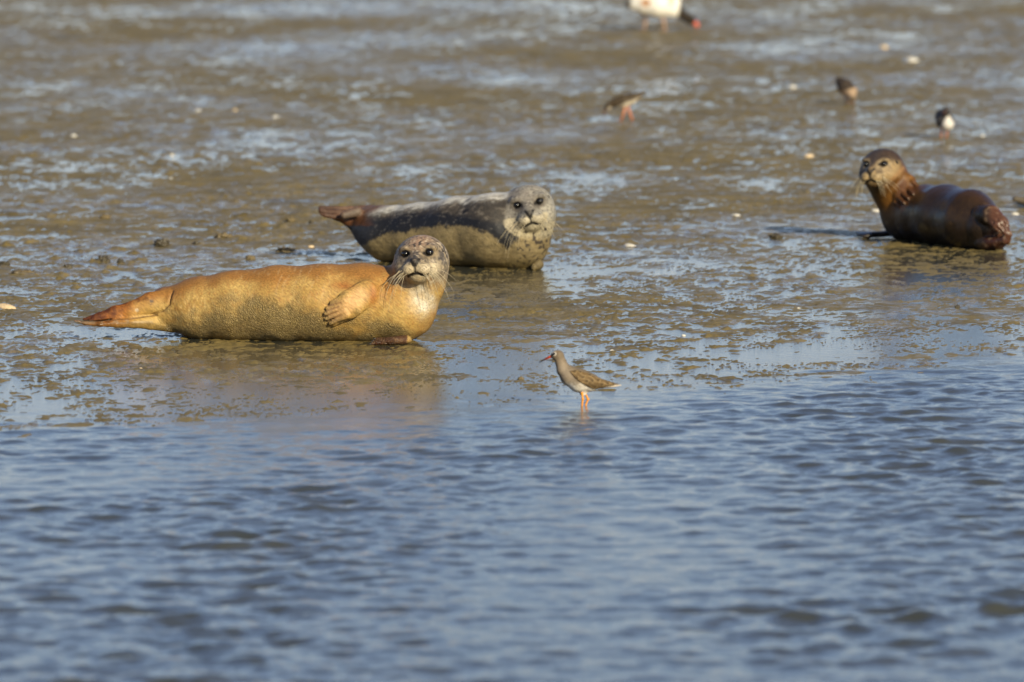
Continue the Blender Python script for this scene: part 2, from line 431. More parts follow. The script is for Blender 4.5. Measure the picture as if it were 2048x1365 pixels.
# ------------------------------------------------------------------ seals
def head_frame(yaw, pitch, roll):
    a, p, q = map(math.radians, (yaw, pitch, roll))
    f = np.array([-math.sin(a), -math.cos(a), 0]); r = np.array([math.cos(a), -math.sin(a), 0]); u = np.array([0, 0, 1.0])
    f2 = f * math.cos(p) + u * math.sin(p); u2 = u * math.cos(p) - f * math.sin(p)
    r2 = r * math.cos(q) + u2 * math.sin(q); u3 = u2 * math.cos(q) - r * math.sin(q)
    return np.stack([r2, u3, f2])
EYE = np.array([0.485, 0.33, 0.83])
def add_head(S, C, A, hs):
    W = lambda x, y, z: C + hs * (x * A[0] + y * A[1] + z * A[2])
    S.ell(W(0, 0, -0.12), np.array([1.0, 0.97, 1.15]) * hs, A, 0.6 * hs)
    S.cone(W(0, -0.17, 0.45), W(0, -0.27, 1.12), 0.72 * hs, 0.47 * hs, 0.35 * hs)
    S.cone(W(0, 0.30, 0.75), W(0, 0.0, 1.42), 0.24 * hs, 0.16 * hs, 0.25 * hs)
    for sx in (-1, 1):
        S.ell(W(sx * 0.25, -0.31, 1.33), np.array([0.34, 0.29, 0.36]) * hs, A, 0.10 * hs)
        S.ell(W(sx * 0.50, 0.52, 0.70), np.array([0.26, 0.12, 0.22]) * hs, A, 0.2 * hs)
        S.ell(W(sx * 0.62, -0.25, 0.55), np.array([0.34, 0.34, 0.34]) * hs, A, 0.3 * hs)
    S.ell(W(0, -0.02, 1.50), np.array([0.19, 0.13, 0.18]) * hs, A, 0.10 * hs)
    S.ell(W(0, -0.64, 1.02), np.array([0.34, 0.22, 0.42]) * hs, A, 0.15 * hs)
    # cut: eye sockets, nostrils, philtrum, mouth, ear pits
    for sx in (-1, 1):
        S.ell(W(sx * EYE[0], EYE[1], EYE[2] + 0.16), np.array([0.17, 0.125, 0.20]) * hs, A, 0.08 * hs, cut=True)
        S.cone(W(sx * 0.14, 0.06, 1.66), W(sx * 0.05, -0.14, 1.70), 0.055 * hs, 0.04 * hs, 0.04 * hs, cut=True)
        S.cone(W(0, -0.43, 1.66), W(sx * 0.34, -0.56, 1.42), 0.05 * hs, 0.06 * hs, 0.05 * hs, cut=True)
        S.cone(W(sx * 0.34, -0.56, 1.42), W(sx * 0.48, -0.55, 1.2), 0.05 * hs, 0.02 * hs, 0.05 * hs, cut=True)
        S.ell(W(sx * 0.88, 0.36, 0.25), np.array([0.08, 0.08, 0.05]) * hs, A, 0.05 * hs, cut=True)
    S.cone(W(0, -0.16, 1.72), W(0, -0.44, 1.68), 0.035 * hs, 0.03 * hs, 0.05 * hs, cut=True)
def head_local(V, C, A, hs):
    q = (V - C) @ A.T / hs
    return q[:, 0], q[:, 1], q[:, 2]
def seg_dist(px, py, a, b):
    a = np.array(a, float); b = np.array(b, float); ba = b - a
    t = np.clip(((px - a[0]) * ba[0] + (py - a[1]) * ba[1]) / (ba @ ba), 0, 1)
    return np.hypot(px - a[0] - t * ba[0], py - a[1] - t * ba[1])
def mixc(col, m, c):
    m = np.clip(m, 0, 1)[:, None]
    return col * (1 - m) + np.asarray(c)[None] * m
def paint_head(V, col, C, A, hs, dark, rim):
    x, y, z = head_local(V, C, A, hs)
    front = (z > 0.2)
    ax = np.abs(x)
    nz = noise3(V, 60, 3) * 0.03
    e = np.hypot((ax - EYE[0]) / 1.15, y - EYE[1]) + nz
    col = mixc(col, front * (1 - sstep(0.20, 0.34, e)) * 0.75, rim)
    col = mixc(col, front * np.exp(-(e / 0.38) ** 2) * sstep(-0.3, 0.3, fbm3(V, 55, 2, 66)) * 0.65, dark * 4)
    col = mixc(col, front * (1 - sstep(0.125, 0.175, e)), dark)
    col = mixc(col, front * (1 - sstep(0.03, 0.09, seg_dist(ax, y, (e0 := 0.30, 0.30), (0.36, 0.32)) + nz)), dark)
    nn = (z > 1.2)
    col = mixc(col, nn * (1 - sstep(0.09, 0.16, np.hypot(x * 0.8, y - 0.0) + nz)) * 0.75, dark * 2)
    col = mixc(col, nn * (1 - sstep(0.04, 0.08, seg_dist(ax, y, (0.15, 0.07), (0.04, -0.15)) + nz * 0.5)), dark)
    col = mixc(col, nn * (1 - sstep(0.025, 0.06, seg_dist(ax, y, (0, -0.15), (0, -0.44)) + nz * 0.5)), dark)
    m = seg_dist(ax, y, (0, -0.44), (0.36, -0.57))
    col = mixc(col, (z > 0.8) * (1 - sstep(0.035, 0.075, m + nz * 0.5)), dark)
    er = np.hypot((z - 0.25), y - 0.36)
    col = mixc(col, (ax > 0.6) * (1 - sstep(0.05, 0.11, er + nz)), dark)
    # rows of whisker follicles on the pads
    fx = np.sin(ax * 46) * np.sin((y * 0.9 + ax * 0.25) * 48)
    pad = (z > 1.05) * (ax > 0.16) * (ax < 0.62) * (y < -0.17) * (y > -0.52)
    col = mixc(col, pad * sstep(0.55, 0.8, fx) * 0.7, dark * 2)
    return col
def add_face_parts(parent, C, A, hs, wl=(1.0, 1.0), seed=0):
    rn = random.Random(seed)
    W = lambda x, y, z: C + hs * (x * A[0] + y * A[1] + z * A[2])
    for sx in (-1, 1):
        V, F = ball(W(sx * EYE[0], EYE[1], EYE[2] - 0.02), np.array([0.158, 0.135, 0.18]) * hs, 24, 16, A)
        mesh_np('eye', V, F, M_EYE, parent)
        parts = []
        for i in range(13):
            row = i % 3; k = i // 3
            s0 = np.array([sx * (0.22 + 0.09 * k), -0.24 - 0.10 * row, 1.56 - 0.07 * k])
            ln = (0.85 + 0.45 * rn.random()) * wl[0 if sx < 0 else 1]
            out = 0.35 + 0.9 * rn.random(); dn = 0.35 + 0.5 * rn.random()
            pts = []
            for j in range(9):
                t = j / 8
                q = s0 + np.array([sx * out * ln * (t - 0.25 * t * t * 1.2), -dn * ln * (t * 0.55 + 0.75 * t * t), 0.28 * t - 0.35 * t * t])
                pts.append(W(*q))
            parts.append(tube(pts, [0.0011 * (1 - 0.75 * j / 8) for j in range(9)], 4))
        V, F = join(parts)
        o = mesh_np('whiskers', V, F, M_WHISK, parent); o['kind'] = 'stuff'

def build_flipper(S, root, palm, tips, Yf, sc, rr, k, thick=0.5, n=(0, -1, 0)):
    """root, palm: (px,py,dy); tips: list of (px,py,dy). returns digit ends for the claws"""
    q = lambda t: P(t[0], t[1], Yf + t[2])
    n = np.asarray(n, float)
    S.cone(q(root), q(palm), rr[0], rr[1], k, n, thick)
    for t in tips:
        S.cone(q(palm), q(t), rr[1] * 0.55, rr[2], k * 0.35, n, 0.75)
    return [(q(palm), q(t)) for t in tips]
def add_claws(parent, ends, ln, r, mat=None):
    for a, b in ends:
        d = (b - a) / np.linalg.norm(b - a)
        p0 = b - d * ln * 0.2; p1 = b + d * ln * 0.5; p2 = b + d * ln + np.array([0, 0, -0.15 * ln])
        V, F = tube([p0, p1, p2], [r, r * 0.8, r * 0.15], 6)
        mesh_np('claw', V, F, mat or M_CLAW, parent)

def weather(V, F, keep, seed):
    """slight unevenness of blubber and skin, pushed along the normals; keep = 0 where the face must stay crisp"""
    a = V[F[:, 2]] - V[F[:, 0]]; b = V[F[:, 3]] - V[F[:, 1]]; fn = np.cross(a, b)
    n = np.zeros_like(V)
    for k in range(4): np.add.at(n, F[:, k], fn)
    n /= np.linalg.norm(n, axis=1)[:, None] + 1e-12
    d = 0.0042 * noise3(V, (5, 6, 8), seed) + 0.0018 * fbm3(V, (16, 16, 13), 2, seed + 1) + 0.0004 * noise3(V, (60, 60, 45), seed + 3)
    return V + n * (d * keep)[:, None]
def uvpx(V, Yp, s, ref):
    """flat side-view coordinates of the animal, in the units its markings are given in"""
    p0 = P(ref[0], ref[1], Yp)
    th = (CAMH - p0[2]) / Yp
    return ref[0] + (V[:, 0] - p0[0]) * s, ref[1] - (V[:, 2] + (V[:, 1] - Yp) * th - p0[2]) * s
def along(u, v, pts):
    p = np.array(pts, float); return v - np.interp(u, p[:, 0], p[:, 1])

SEALGRP = 'seals resting on the mudflat'

# --- tan seal in front
def seal_tan():
    Y0 = G(600, 684)[1] + 0.07; s = FPX / Y0
    m = lambda px: px / s
    q = lambda x, y, d=0.0: P(x, y, Y0 + d)
    S = Sculpt(np.minimum(q(138, 690, -0.34), q(138, 700, -0.34)), q(910, 440, 0.32), 0.005)
    k = 0.05
    chain = [(338, 618, 45, .12), (400, 616, 62, .10), (470, 612, 70, .06), (560, 608, 75, .02), (640, 606, 76, 0), (720, 606, 78, 0), (800, 608, 74, -.01)]
    for a, b in zip(chain, chain[1:]):
        S.cone(q(a[0], a[1], a[3]), q(b[0], b[1], b[3]), m(a[2]), m(b[2]), 0.02)
    S.cone(q(800, 606, -.01), q(838, 563, -.05), m(74), m(50), 0.03)
    S.cone(q(838, 563, -.05), q(842, 530, -.07), m(50), m(46), 0.03)
    # rump to hind flippers
    n = np.array([0.1, -1, 0.25]); n /= np.linalg.norm(n)
    up = [(345, 610, 35, .08), (300, 607, 21.5, .06), (265, 619, 17, .05), (230, 626, 14.5, .05), (200, 634, 9.8, .05), (168, 639, 3.8, .05)]
    for a, b in zip(up, up[1:]):
        S.cone(q(a[0], a[1], a[3]), q(b[0], b[1], b[3]), m(a[2]), m(b[2]), 0.008, n, 0.6)
    S.cone(q(240, 633, .035), q(178, 641, .035), m(5), m(3), 0.005)
    S.cone(q(250, 617, .045), q(186, 635, .04), m(6), m(3), 0.006)
    lo = [(345, 642, 24, .10), (300, 645, 15.5, .05), (265, 645.5, 12, .03), (230, 647, 9, .02), (200, 648, 6.5, .01), (172, 646.5, 4.4, .01), (148, 641.5, 1.8, .0)]
    for a, b in zip(lo, lo[1:]):
        S.cone(q(a[0], a[1], a[3]), q(b[0], b[1], b[3]), m(a[2]), m(b[2]), 0.006, n, 0.7)
    A = head_frame(9, 3, 4); C = q(843, 522, -0.08); hs = m(50.5)
    add_head(S, C, A, hs)
    # shoulder and the near fore flipper resting on the flank
    Yf = lambda x, y: S.hit(x, y, Y0 - 0.3, Y0 + 0.1) - Y0
    ys = Yf(735, 590); S.ell(q(735, 588, ys + 0.02), (m(24), 0.035, m(26)), np.eye(3), 0.03)
    tips = [(662, 606), (654, 617), (651, 628), (652, 638), (660, 647)]
    bases = [(694, 593), (690, 603), (688, 612), (689, 622), (694, 631)]
    palm = (700, 609)
    r0 = q(731, 585, ys - 0.004); r1 = q(palm[0], palm[1], Yf(*palm) - 0.010)
    nn = np.array([-0.1, -1, 0.1])
    S.cone(r0, r1, m(24), m(29), 0.012, nn, 0.36)
    e1 = q(668, 649, Yf(668, 649) - 0.008); S.cone(q(716, 622, Yf(716, 622)), e1, m(9), m(5), 0.008, nn, 0.7)
    ends = []
    Yt = [Yf(*t) for t in tips]; Yb = [Yf(*t) for t in bases]
    for i, t in enumerate(tips):
        e = q(t[0], t[1], Yt[i] - 0.010); bb = q(bases[i][0], bases[i][1], Yb[i] + 0.001)
        S.cone(bb, e, m(7.5), m(4.4), 0.004, nn, 0.8)
        ends.append((bb, e))
    # creases: hind flipper against the rump, and between the two hind flippers
    for line, rr_ in (([(345, 586), (338, 610), (324, 623), (304, 630)], 2.2), ([(312, 631), (265, 637.5), (230, 640), (200, 643), (164, 643)], 1.9)):
        pts = [q(x, y, Yf(x, y) - 0.001) for x, y in line]
        for p_, q_ in zip(pts, pts[1:]): S.cone(p_, q_, m(rr_), m(rr_), 0.008, cut=True)
    # far fore flipper pressed into the mud under the chest
    S.cone(q(812, 680, -.20), q(775, 682, -.24), m(12), m(10), 0.012, np.array([0, 0, 1.0]), 0.75)
    ends2 = []
    for i in range(4):
        e = q(744 + 3 * i, 688 - 3.2 * i, -.26 + .012 * i)
        S.cone(q(778, 684 - 1.2 * i, -.24 + .01 * i), e, m(6), m(3.6), 0.004); ends2.append((q(778, 684, -.24 + .01 * i), e))
    V, F = S.nets()
    u, v = uvpx(V, Y0 - 0.08, s, (600, 606))
    N = fbm3(V, 9, 3, 1); N2 = fbm3(V, 38, 3, 2); N3 = noise3(V, (60, 60, 25), 4)
    col = np.tile(np.array([0.36, 0.218, 0.060]), (len(V), 1))
    col = mixc(col, sstep(0.0, 0.5, N + 0.2) * 0.6, (0.48, 0.32, 0.105))
    # orange brown along the back
    top = along(u, v, [(330, 592), (450, 560), (600, 552), (700, 548), (800, 550)])
    col = mixc(col, (1 - sstep(-8, 22, top + N * 14)) * 0.85, (0.25, 0.105, 0.022))
    rk = fbm3(np.stack([u + (v - 600) * 0.28, V[:, 1] * 100, v * 0.22], 1), 0.16, 2, 14)
    col = mixc(col, sstep(0.15, 0.6, rk) * sstep(430, 500, u) * (1 - sstep(640, 700, u)) * (1 - sstep(585, 620, v)) * 0.28, (0.52, 0.36, 0.18))
    rk2 = fbm3(np.stack([u, V[:, 1] * 100, v * 0.3], 1), 0.2, 2, 15)
    col = mixc(col, sstep(0.1, 0.5, rk2) * sstep(325, 350, u) * (1 - sstep(400, 470, u)) * sstep(580, 610, v) * 0.5, (0.64, 0.43, 0.17))
    hair = fbm3(np.stack([(u + v) * 0.35, V[:, 1] * 60, (v - u)], 1), 0.22, 2, 16)
    col = mixc(col, sstep(0.1, 0.5, hair) * 0.45 * (u > 320), (0.30, 0.135, 0.035))
    sp = sstep(0.25, 0.75, N2 + 0.25 * N)
    col = mixc(col, sp * 0.3 * (u > 330), (0.30, 0.14, 0.04))
    # armpit and shoulder stain
    st = np.exp(-(((u - 690) / 22) ** 2 + ((v - 572) / 9) ** 2))
    col = mixc(col, st * 0.8, (0.26, 0.085, 0.016))
    st = np.exp(-(((u - 775) / 22) ** 2 + ((v - 575) / 26) ** 2)) + np.exp(-(((u - 790) / 14) ** 2 + ((v - 555) / 14) ** 2))
    col = mixc(col, st * (0.5 + 0.4 * N3), (0.36, 0.13, 0.02))
    st = np.exp(-(((u - 747) / 9) ** 2 + ((v - 590) / 22) ** 2))
    col = mixc(col, st * 0.8, (0.30, 0.10, 0.02))
    # flipper paler
    fl = (np.exp(-((seg_dist(u, v, (722, 590), (672, 630)) / 17) ** 4))) * (V[:, 1] < Y0 - 0.1)
    col = mixc(col, fl * 0.65, (0.58, 0.34, 0.15))
    for t, t2 in zip(tips, tips[1:]):
        c = (0.5 * (t[0] + t2[0]), 0.5 * (t[1] + t2[1])); e = (c[0] + 26, c[1] - 8 + (c[1] - 620) * -0.2)
        col = mixc(col, (1 - sstep(0.8, 2.6, seg_dist(u, v, c, e))) * (V[:, 1] < Y0 - 0.1) * 0.7, (0.20, 0.10, 0.045))  # shade between the digits painted in as dark grooves
    for t in tips:
        dgt = (1 - sstep(2.2, 5, seg_dist(u, v, t, (t[0] + 12, t[1] - 5)))) * (V[:, 1] < Y0 - 0.1)
        col = mixc(col, dgt * 0.3, (0.22, 0.15, 0.09))
    # hind flippers: orange to dark rust at the ends
    fr = 1 - sstep(215, 300, u + N * 18 + (v - 620) * 0.7)
    col = mixc(col, fr * 0.92, (0.29, 0.088, 0.010))
    col = mixc(col, (1 - sstep(180, 250, u + N2 * 40 + (v - 632) * 1.5)) * 0.95, (0.07, 0.018, 0.006))
    col = mixc(col, (u < 255) * np.exp(-((along(u, v, [(150, 645), (200, 646), (250, 643)]) / 3.5) ** 2)) * sstep(0.0, 0.4, N2) * 0.6, (0.34, 0.26, 0.17))
    for cx, cy, r, c in [(300, 603, 4.5, (0.10, 0.07, 0.05)), (271, 621, 4.5, (0.44, 0.34, 0.22)), (299, 609, 2, (0.12, 0.07, 0.04))]:
        col = mixc(col, (1 - sstep(r * 0.6, r, np.hypot(u - cx, v - cy))) * 0.85, c)
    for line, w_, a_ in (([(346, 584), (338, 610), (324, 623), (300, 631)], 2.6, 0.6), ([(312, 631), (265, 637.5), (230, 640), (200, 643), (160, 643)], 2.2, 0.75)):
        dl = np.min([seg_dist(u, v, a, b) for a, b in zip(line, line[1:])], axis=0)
        col = mixc(col, (1 - sstep(0.6, w_, dl)) * a_, (0.09, 0.04, 0.012))  # shadow lines of the two creases painted darker into the coat
    # chest: white bib
    bib = np.exp(-(np.clip(seg_dist(u, v, (838, 582), (856, 606)) / 19, 0, 9) ** 4)) + 0.6 * np.exp(-(seg_dist(u, v, (830, 610), (845, 625)) / 14) ** 2)
    col = mixc(col, bib * (0.75 + 0.4 * N2), (0.58, 0.51, 0.39))
    # mud crust on the belly
    ml = along(u, v, [(300, 648), (345, 645), (400, 628), (450, 608), (520, 598), (590, 594), (640, 612), (690, 645), (740, 648), (790, 652), (860, 672)])
    NM = fbm3(V, 16, 2, 18); mud = sstep(-30, 38, ml + N * 22 + NM * 30) * sstep(298, 330, u)
    mud = mud * (1 - 0.75 * fl)
    col = mixc(col, mud * 0.78, np.array([0.17, 0.13, 0.055]))
    crust = sstep(0.0, 0.35, noise3(V, 30, 8) + 0.5 * NM)
    col = mixc(col, mud * crust * 0.4, (0.28, 0.20, 0.085))
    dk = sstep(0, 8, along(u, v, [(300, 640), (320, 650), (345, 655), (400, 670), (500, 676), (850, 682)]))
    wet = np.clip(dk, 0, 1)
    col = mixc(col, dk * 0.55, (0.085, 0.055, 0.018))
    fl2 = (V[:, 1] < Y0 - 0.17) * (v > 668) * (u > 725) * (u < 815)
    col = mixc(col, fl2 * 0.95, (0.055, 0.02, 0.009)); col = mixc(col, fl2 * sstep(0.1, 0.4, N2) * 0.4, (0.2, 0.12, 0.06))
    # chest's right rim is browner
    rim = sstep(0, 26, (u - np.interp(v, [560, 600, 640, 680], [884, 866, 838, 815])))
    col = mixc(col, rim * 0.55 * (v > 550), (0.24, 0.125, 0.04))
    # head
    hx, hy, hz = head_local(V, C, A, hs)
    hd = (v < 585) * sstep(783, 796, u) * (np.sqrt(hx ** 2 + hy ** 2 + (hz * 0.7) ** 2) < 1.45)
    hm = hd * (1 - sstep(550, 592, v + N2 * 16))
    hc = np.tile(np.array([0.25, 0.195, 0.125]), (len(V), 1))
    hc = mixc(hc, sstep(-0.15, 0.35, N2) * 0.7, (0.17, 0.135, 0.10))
    hc = mixc(hc, np.exp(-((hx - 0.05) ** 2 + (hy - 0.8) ** 2) * 4) * 0.55, (0.36, 0.20, 0.13))
    br = np.exp(-((np.abs(hx) - 0.33) / 0.22) ** 2 - ((hy - 0.16) / 0.26) ** 2) + np.exp(-(hx / 0.16) ** 2 - ((hy - 0.22) / 0.3) ** 2) + 0.9 * np.exp(-((hx - 0.95) / 0.14) ** 2 - ((hy - 0.1) / 0.6) ** 2)
    hc = mixc(hc, br * sstep(-0.4, 0.1, N2 + 0.5 * N3) * 0.9, (0.06, 0.053, 0.05))
    spk = sstep(0.22, 0.38, noise3(V, 90, 6)) * sstep(-0.3, 0.1, hy)
    hc = mixc(hc, spk * 0.9, (0.035, 0.03, 0.028))
    spk = sstep(0.25, 0.5, noise3(V, 75, 9))
    hc = mixc(hc, spk * 0.65, (0.50, 0.40, 0.28))
    hc = mixc(hc, (hz > 0.9) * (hy < -0.1) * 0.5, (0.50, 0.40, 0.24))
    hc = mixc(hc, np.exp(-((hx - 0.55) / 0.25) ** 2 - ((hy + 0.35) / 0.25) ** 2) * 0.5, (0.62, 0.52, 0.38))
    col = col * (1 - hm[:, None]) + hc * hm[:, None]
    col = paint_head(V, col, C, A, hs, np.array([0.015, 0.012, 0.010]), np.array([0.22, 0.16, 0.09]))
    V = weather(V, F, np.clip((np.sqrt(hx ** 2 + hy ** 2 + (hz * 0.7) ** 2) - 1.0) / 0.6, 0.12, 1), 200)
    root = thing('seal', 'golden tan seal in front with muddy belly and fore flipper on its flank', 'seal', (C[0] - 0.5, Y0, 0), SEALGRP)
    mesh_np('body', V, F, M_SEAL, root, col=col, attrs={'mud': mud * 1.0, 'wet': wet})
    add_face_parts(root, C, A, hs, (1.15, 1.0), 3)
    add_claws(root, ends, 0.014, 0.0028); add_claws(root, ends2, 0.018, 0.004)
    MUD_RELIEF.append((C[0] - 0.45, Y0 - 0.35, 0.75, 0.55, 0.0012))
    return root
seal_tan()

# --- grey seal behind it
def seal_grey():
    Y0 = G(950, 537)[1] + 0.08; s = FPX / Y0
    m = lambda px: px / s
    q = lambda x, y, d=0.0: P(x, y, Y0 + d)
    S = Sculpt(q(622, 552, -0.34), q(1125, 325, 0.60), 0.0055)
    chain = [(722, 446, 26, .40), (745, 455, 42, .37), (775, 467, 55, .32), (840, 468, 60, .22), (920, 464, 69, .10), (990, 462, 74, 0), (1032, 469, 69, -.02)]
    for a, b in zip(chain, chain[1:]):
        S.cone(q(a[0], a[1], a[3]), q(b[0], b[1], b[3]), m(a[2]), m(b[2]), 0.03)
    S.cone(q(1032, 469, -.02), q(1056, 440, -.04), m(69), m(50), 0.04)
    n = np.array([0, -1, 0.2]); n /= np.linalg.norm(n)
    for ch, kk in (([(738, 440, 30, .38), (705, 440, 18, .38), (675, 431, 11, .38), (642, 422, 6.5, .38)], 0.012),
                   ([(745, 424, 13, .44), (700, 419, 6, .46), (640, 416, 4, .46)], 0.008),
                   ([(680, 436, 7, .36), (650, 431, 5, .35), (640, 428, 3, .35)], 0.006)):
        for a, b in zip(ch, ch[1:]):
            S.cone(q(a[0], a[1], a[3]), q(b[0], b[1], b[3]), m(a[2]), m(b[2]), kk, n, 0.7)
    S.cone(q(715, 424, .33), q(688, 431, .31), m(11), m(8), 0.006)
    A = head_frame(0, -4, 10); C = q(1059, 416, -0.05); hs = m(47)
    add_head(S, C, A, hs)
    Yf = lambda x, y: S.hit(x, y, Y0 - 0.3, Y0 + 0.1) - Y0
    S.cone(q(1078, 530, -.14), q(1068, 535, -.2), m(10), m(7), 0.02)
    V, F = S.nets()
    u, v = uvpx(V, Y0 - 0.08, s, (900, 464))
    N = fbm3(V, 9, 3, 21); N2 = fbm3(V, (26, 40, 45), 3, 22); N3 = fbm3(V, 60, 2, 25)
    col = np.tile(np.array([0.011, 0.0105, 0.012]), (len(V), 1))
    fleck = sstep(0.38, 0.62, fbm3(V, (35, 60, 110), 2, 27))
    col = mixc(col, fleck * 0.28, (0.20, 0.18, 0.16))
    tl = along(u, v, [(700, 448), (760, 440), (800, 432), (860, 427), (900, 429), (950, 438), (990, 446), (1020, 450)])
    up = 1 - sstep(-10, 5, tl + N * 5)
    col = mixc(col, up * (0.55 + 0.5 * sstep(-0.4, 0.4, N2)), (0.062, 0.05, 0.038))
    t2 = along(u, v, [(700, 432), (760, 425), (800, 418), (850, 413), (900, 405), (950, 400), (1010, 396)])
    pale = 1 - sstep(-9, 9, t2 + N2 * 8)
    col = mixc(col, pale * 0.92, (0.55, 0.52, 0.46))
    col = mixc(col, up * sstep(0.2, 0.55, N2) * 0.5, (0.25, 0.215, 0.175))
    col = mixc(col, up * sstep(900, 1000, u) * sstep(-0.4, 0.2, N) * sstep(400, 415, v) * 0.8, (0.035, 0.03, 0.025))  # head's shadow on the neck end of the back, painted in
    rear = 1 - sstep(705, 770, u)
    col = mixc(col, rear * sstep(420, 450, v) * 0.5, (0.06, 0.06, 0.07))  # blue-grey sheen of the rear painted into the coat
    # mud line
    ml = along(u, v, [(690, 520), (712, 500), (740, 480), (770, 468), (830, 458), (890, 452), (940, 455), (975, 464), (1000, 486), (1015, 498), (1030, 480), (1050, 470), (1110, 470)])
    mud = sstep(-3, 6, ml + N * 5 + N3 * 5)
    mc = np.tile(np.array([0.235, 0.175, 0.082]), (len(V), 1)); mc = mixc(mc, sstep(-0.2, 0.4, N2) * 0.5, (0.14, 0.105, 0.052))
    col = col * (1 - mud[:, None] * 0.95) + mc * mud[:, None] * 0.95
    sk = fbm3(np.stack([u * 0.3 + v * 0.1, V[:, 1] * 60, v], 1), 0.16, 3, 35)
    col = mixc(col, mud * sstep(0.15, 0.6, sk) * 0.5, (0.10, 0.075, 0.035)); col = mixc(col, mud * sstep(0.15, 0.6, -sk) * 0.35, (0.30, 0.235, 0.12))
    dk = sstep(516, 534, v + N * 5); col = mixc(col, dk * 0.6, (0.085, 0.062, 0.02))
    # hind flippers rust coloured
    fr = 1 - sstep(718, 752, u - np.clip(428 - v, 0, 40) * 2.2 + N * 10)
    col = mixc(col, fr * (v < 452) * 0.9, (0.10, 0.036, 0.010))
    col = mixc(col, (1 - sstep(655, 690, u + N2 * 15)) * 0.7, (0.045, 0.02, 0.012))
    nub = np.exp(-(seg_dist(u, v, (712, 424), (688, 432)) / 9) ** 4) * (V[:, 1] < Y0 + 0.36)
    col = mixc(col, nub * 0.85, (0.11, 0.085, 0.065))
    # throat spots and head
    hx, hy, hz = head_local(V, C, A, hs)
    R = np.sqrt(hx ** 2 + hy ** 2 + (hz * 0.7) ** 2)
    hm = (R < 1.5) * sstep(1006, 1016, u + (v - 430) * 0.15) * (1 - sstep(466, 486, v + N3 * 6))
    hc = np.tile(np.array([0.285, 0.26, 0.21]), (len(V), 1))
    hc = mixc(hc, sstep(-0.3, 0.4, -hx + N3 * 0.7 - 0.3) * 0.7, (0.16, 0.14, 0.118))  # shaded left side of the face put into the colour
    hc = mixc(hc, np.exp(-(hx / 0.42) ** 2 - ((hy - 0.25) / 0.4) ** 2) * 0.7, (0.17, 0.145, 0.12))
    hc = mixc(hc, np.exp(-(hx / 0.8) ** 2 - ((hy - 0.75) / 0.3) ** 2) * (0.35 + 0.5 * N3), (0.22, 0.18, 0.15))
    hc = mixc(hc, sstep(0.28, 0.45, noise3(V, 85, 31)) * 0.75, (0.05, 0.042, 0.038)); hc = mixc(hc, sstep(0.25, 0.5, noise3(V, 70, 32)) * 0.5, (0.42, 0.38, 0.31))
    hc = mixc(hc, (hz > 0.95) * (hy < -0.15) * 0.5, (0.48, 0.40, 0.25))
    hc = mixc(hc, sstep(-0.55, -0.85, hy) * 0.55, (0.33, 0.27, 0.15))
    col = col * (1 - hm[:, None]) + hc * hm[:, None]
    th = (u > 1020) * (v > 455) * (v < 535) * sstep(0.36, 0.46, noise3(V, 55, 33) + 0.22 * np.exp(-((u - 1078) / 22) ** 2 - ((v - 490) / 18) ** 2))
    col = mixc(col, th * 0.9, (0.03, 0.022, 0.018))
    col = paint_head(V, col, C, A, hs, np.array([0.013, 0.011, 0.010]), np.array([0.10, 0.08, 0.06]))
    V = weather(V, F, np.clip((np.sqrt(hx ** 2 + hy ** 2 + (hz * 0.7) ** 2) - 1.0) / 0.6, 0.12, 1), 210)
    root = thing('seal', 'grey seal with dark flank band and pale face lying behind the tan seal', 'seal', (C[0] - 0.35, Y0, 0), SEALGRP)
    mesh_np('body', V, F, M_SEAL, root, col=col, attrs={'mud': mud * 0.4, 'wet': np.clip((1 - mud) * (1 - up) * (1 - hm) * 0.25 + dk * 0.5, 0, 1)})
    add_face_parts(root, C, A, hs, (1.2, 0.8), 5)
    MUD_RELIEF.append((C[0] - 0.25, Y0 - 0.4, 0.55, 0.45, 0.001))
seal_grey()

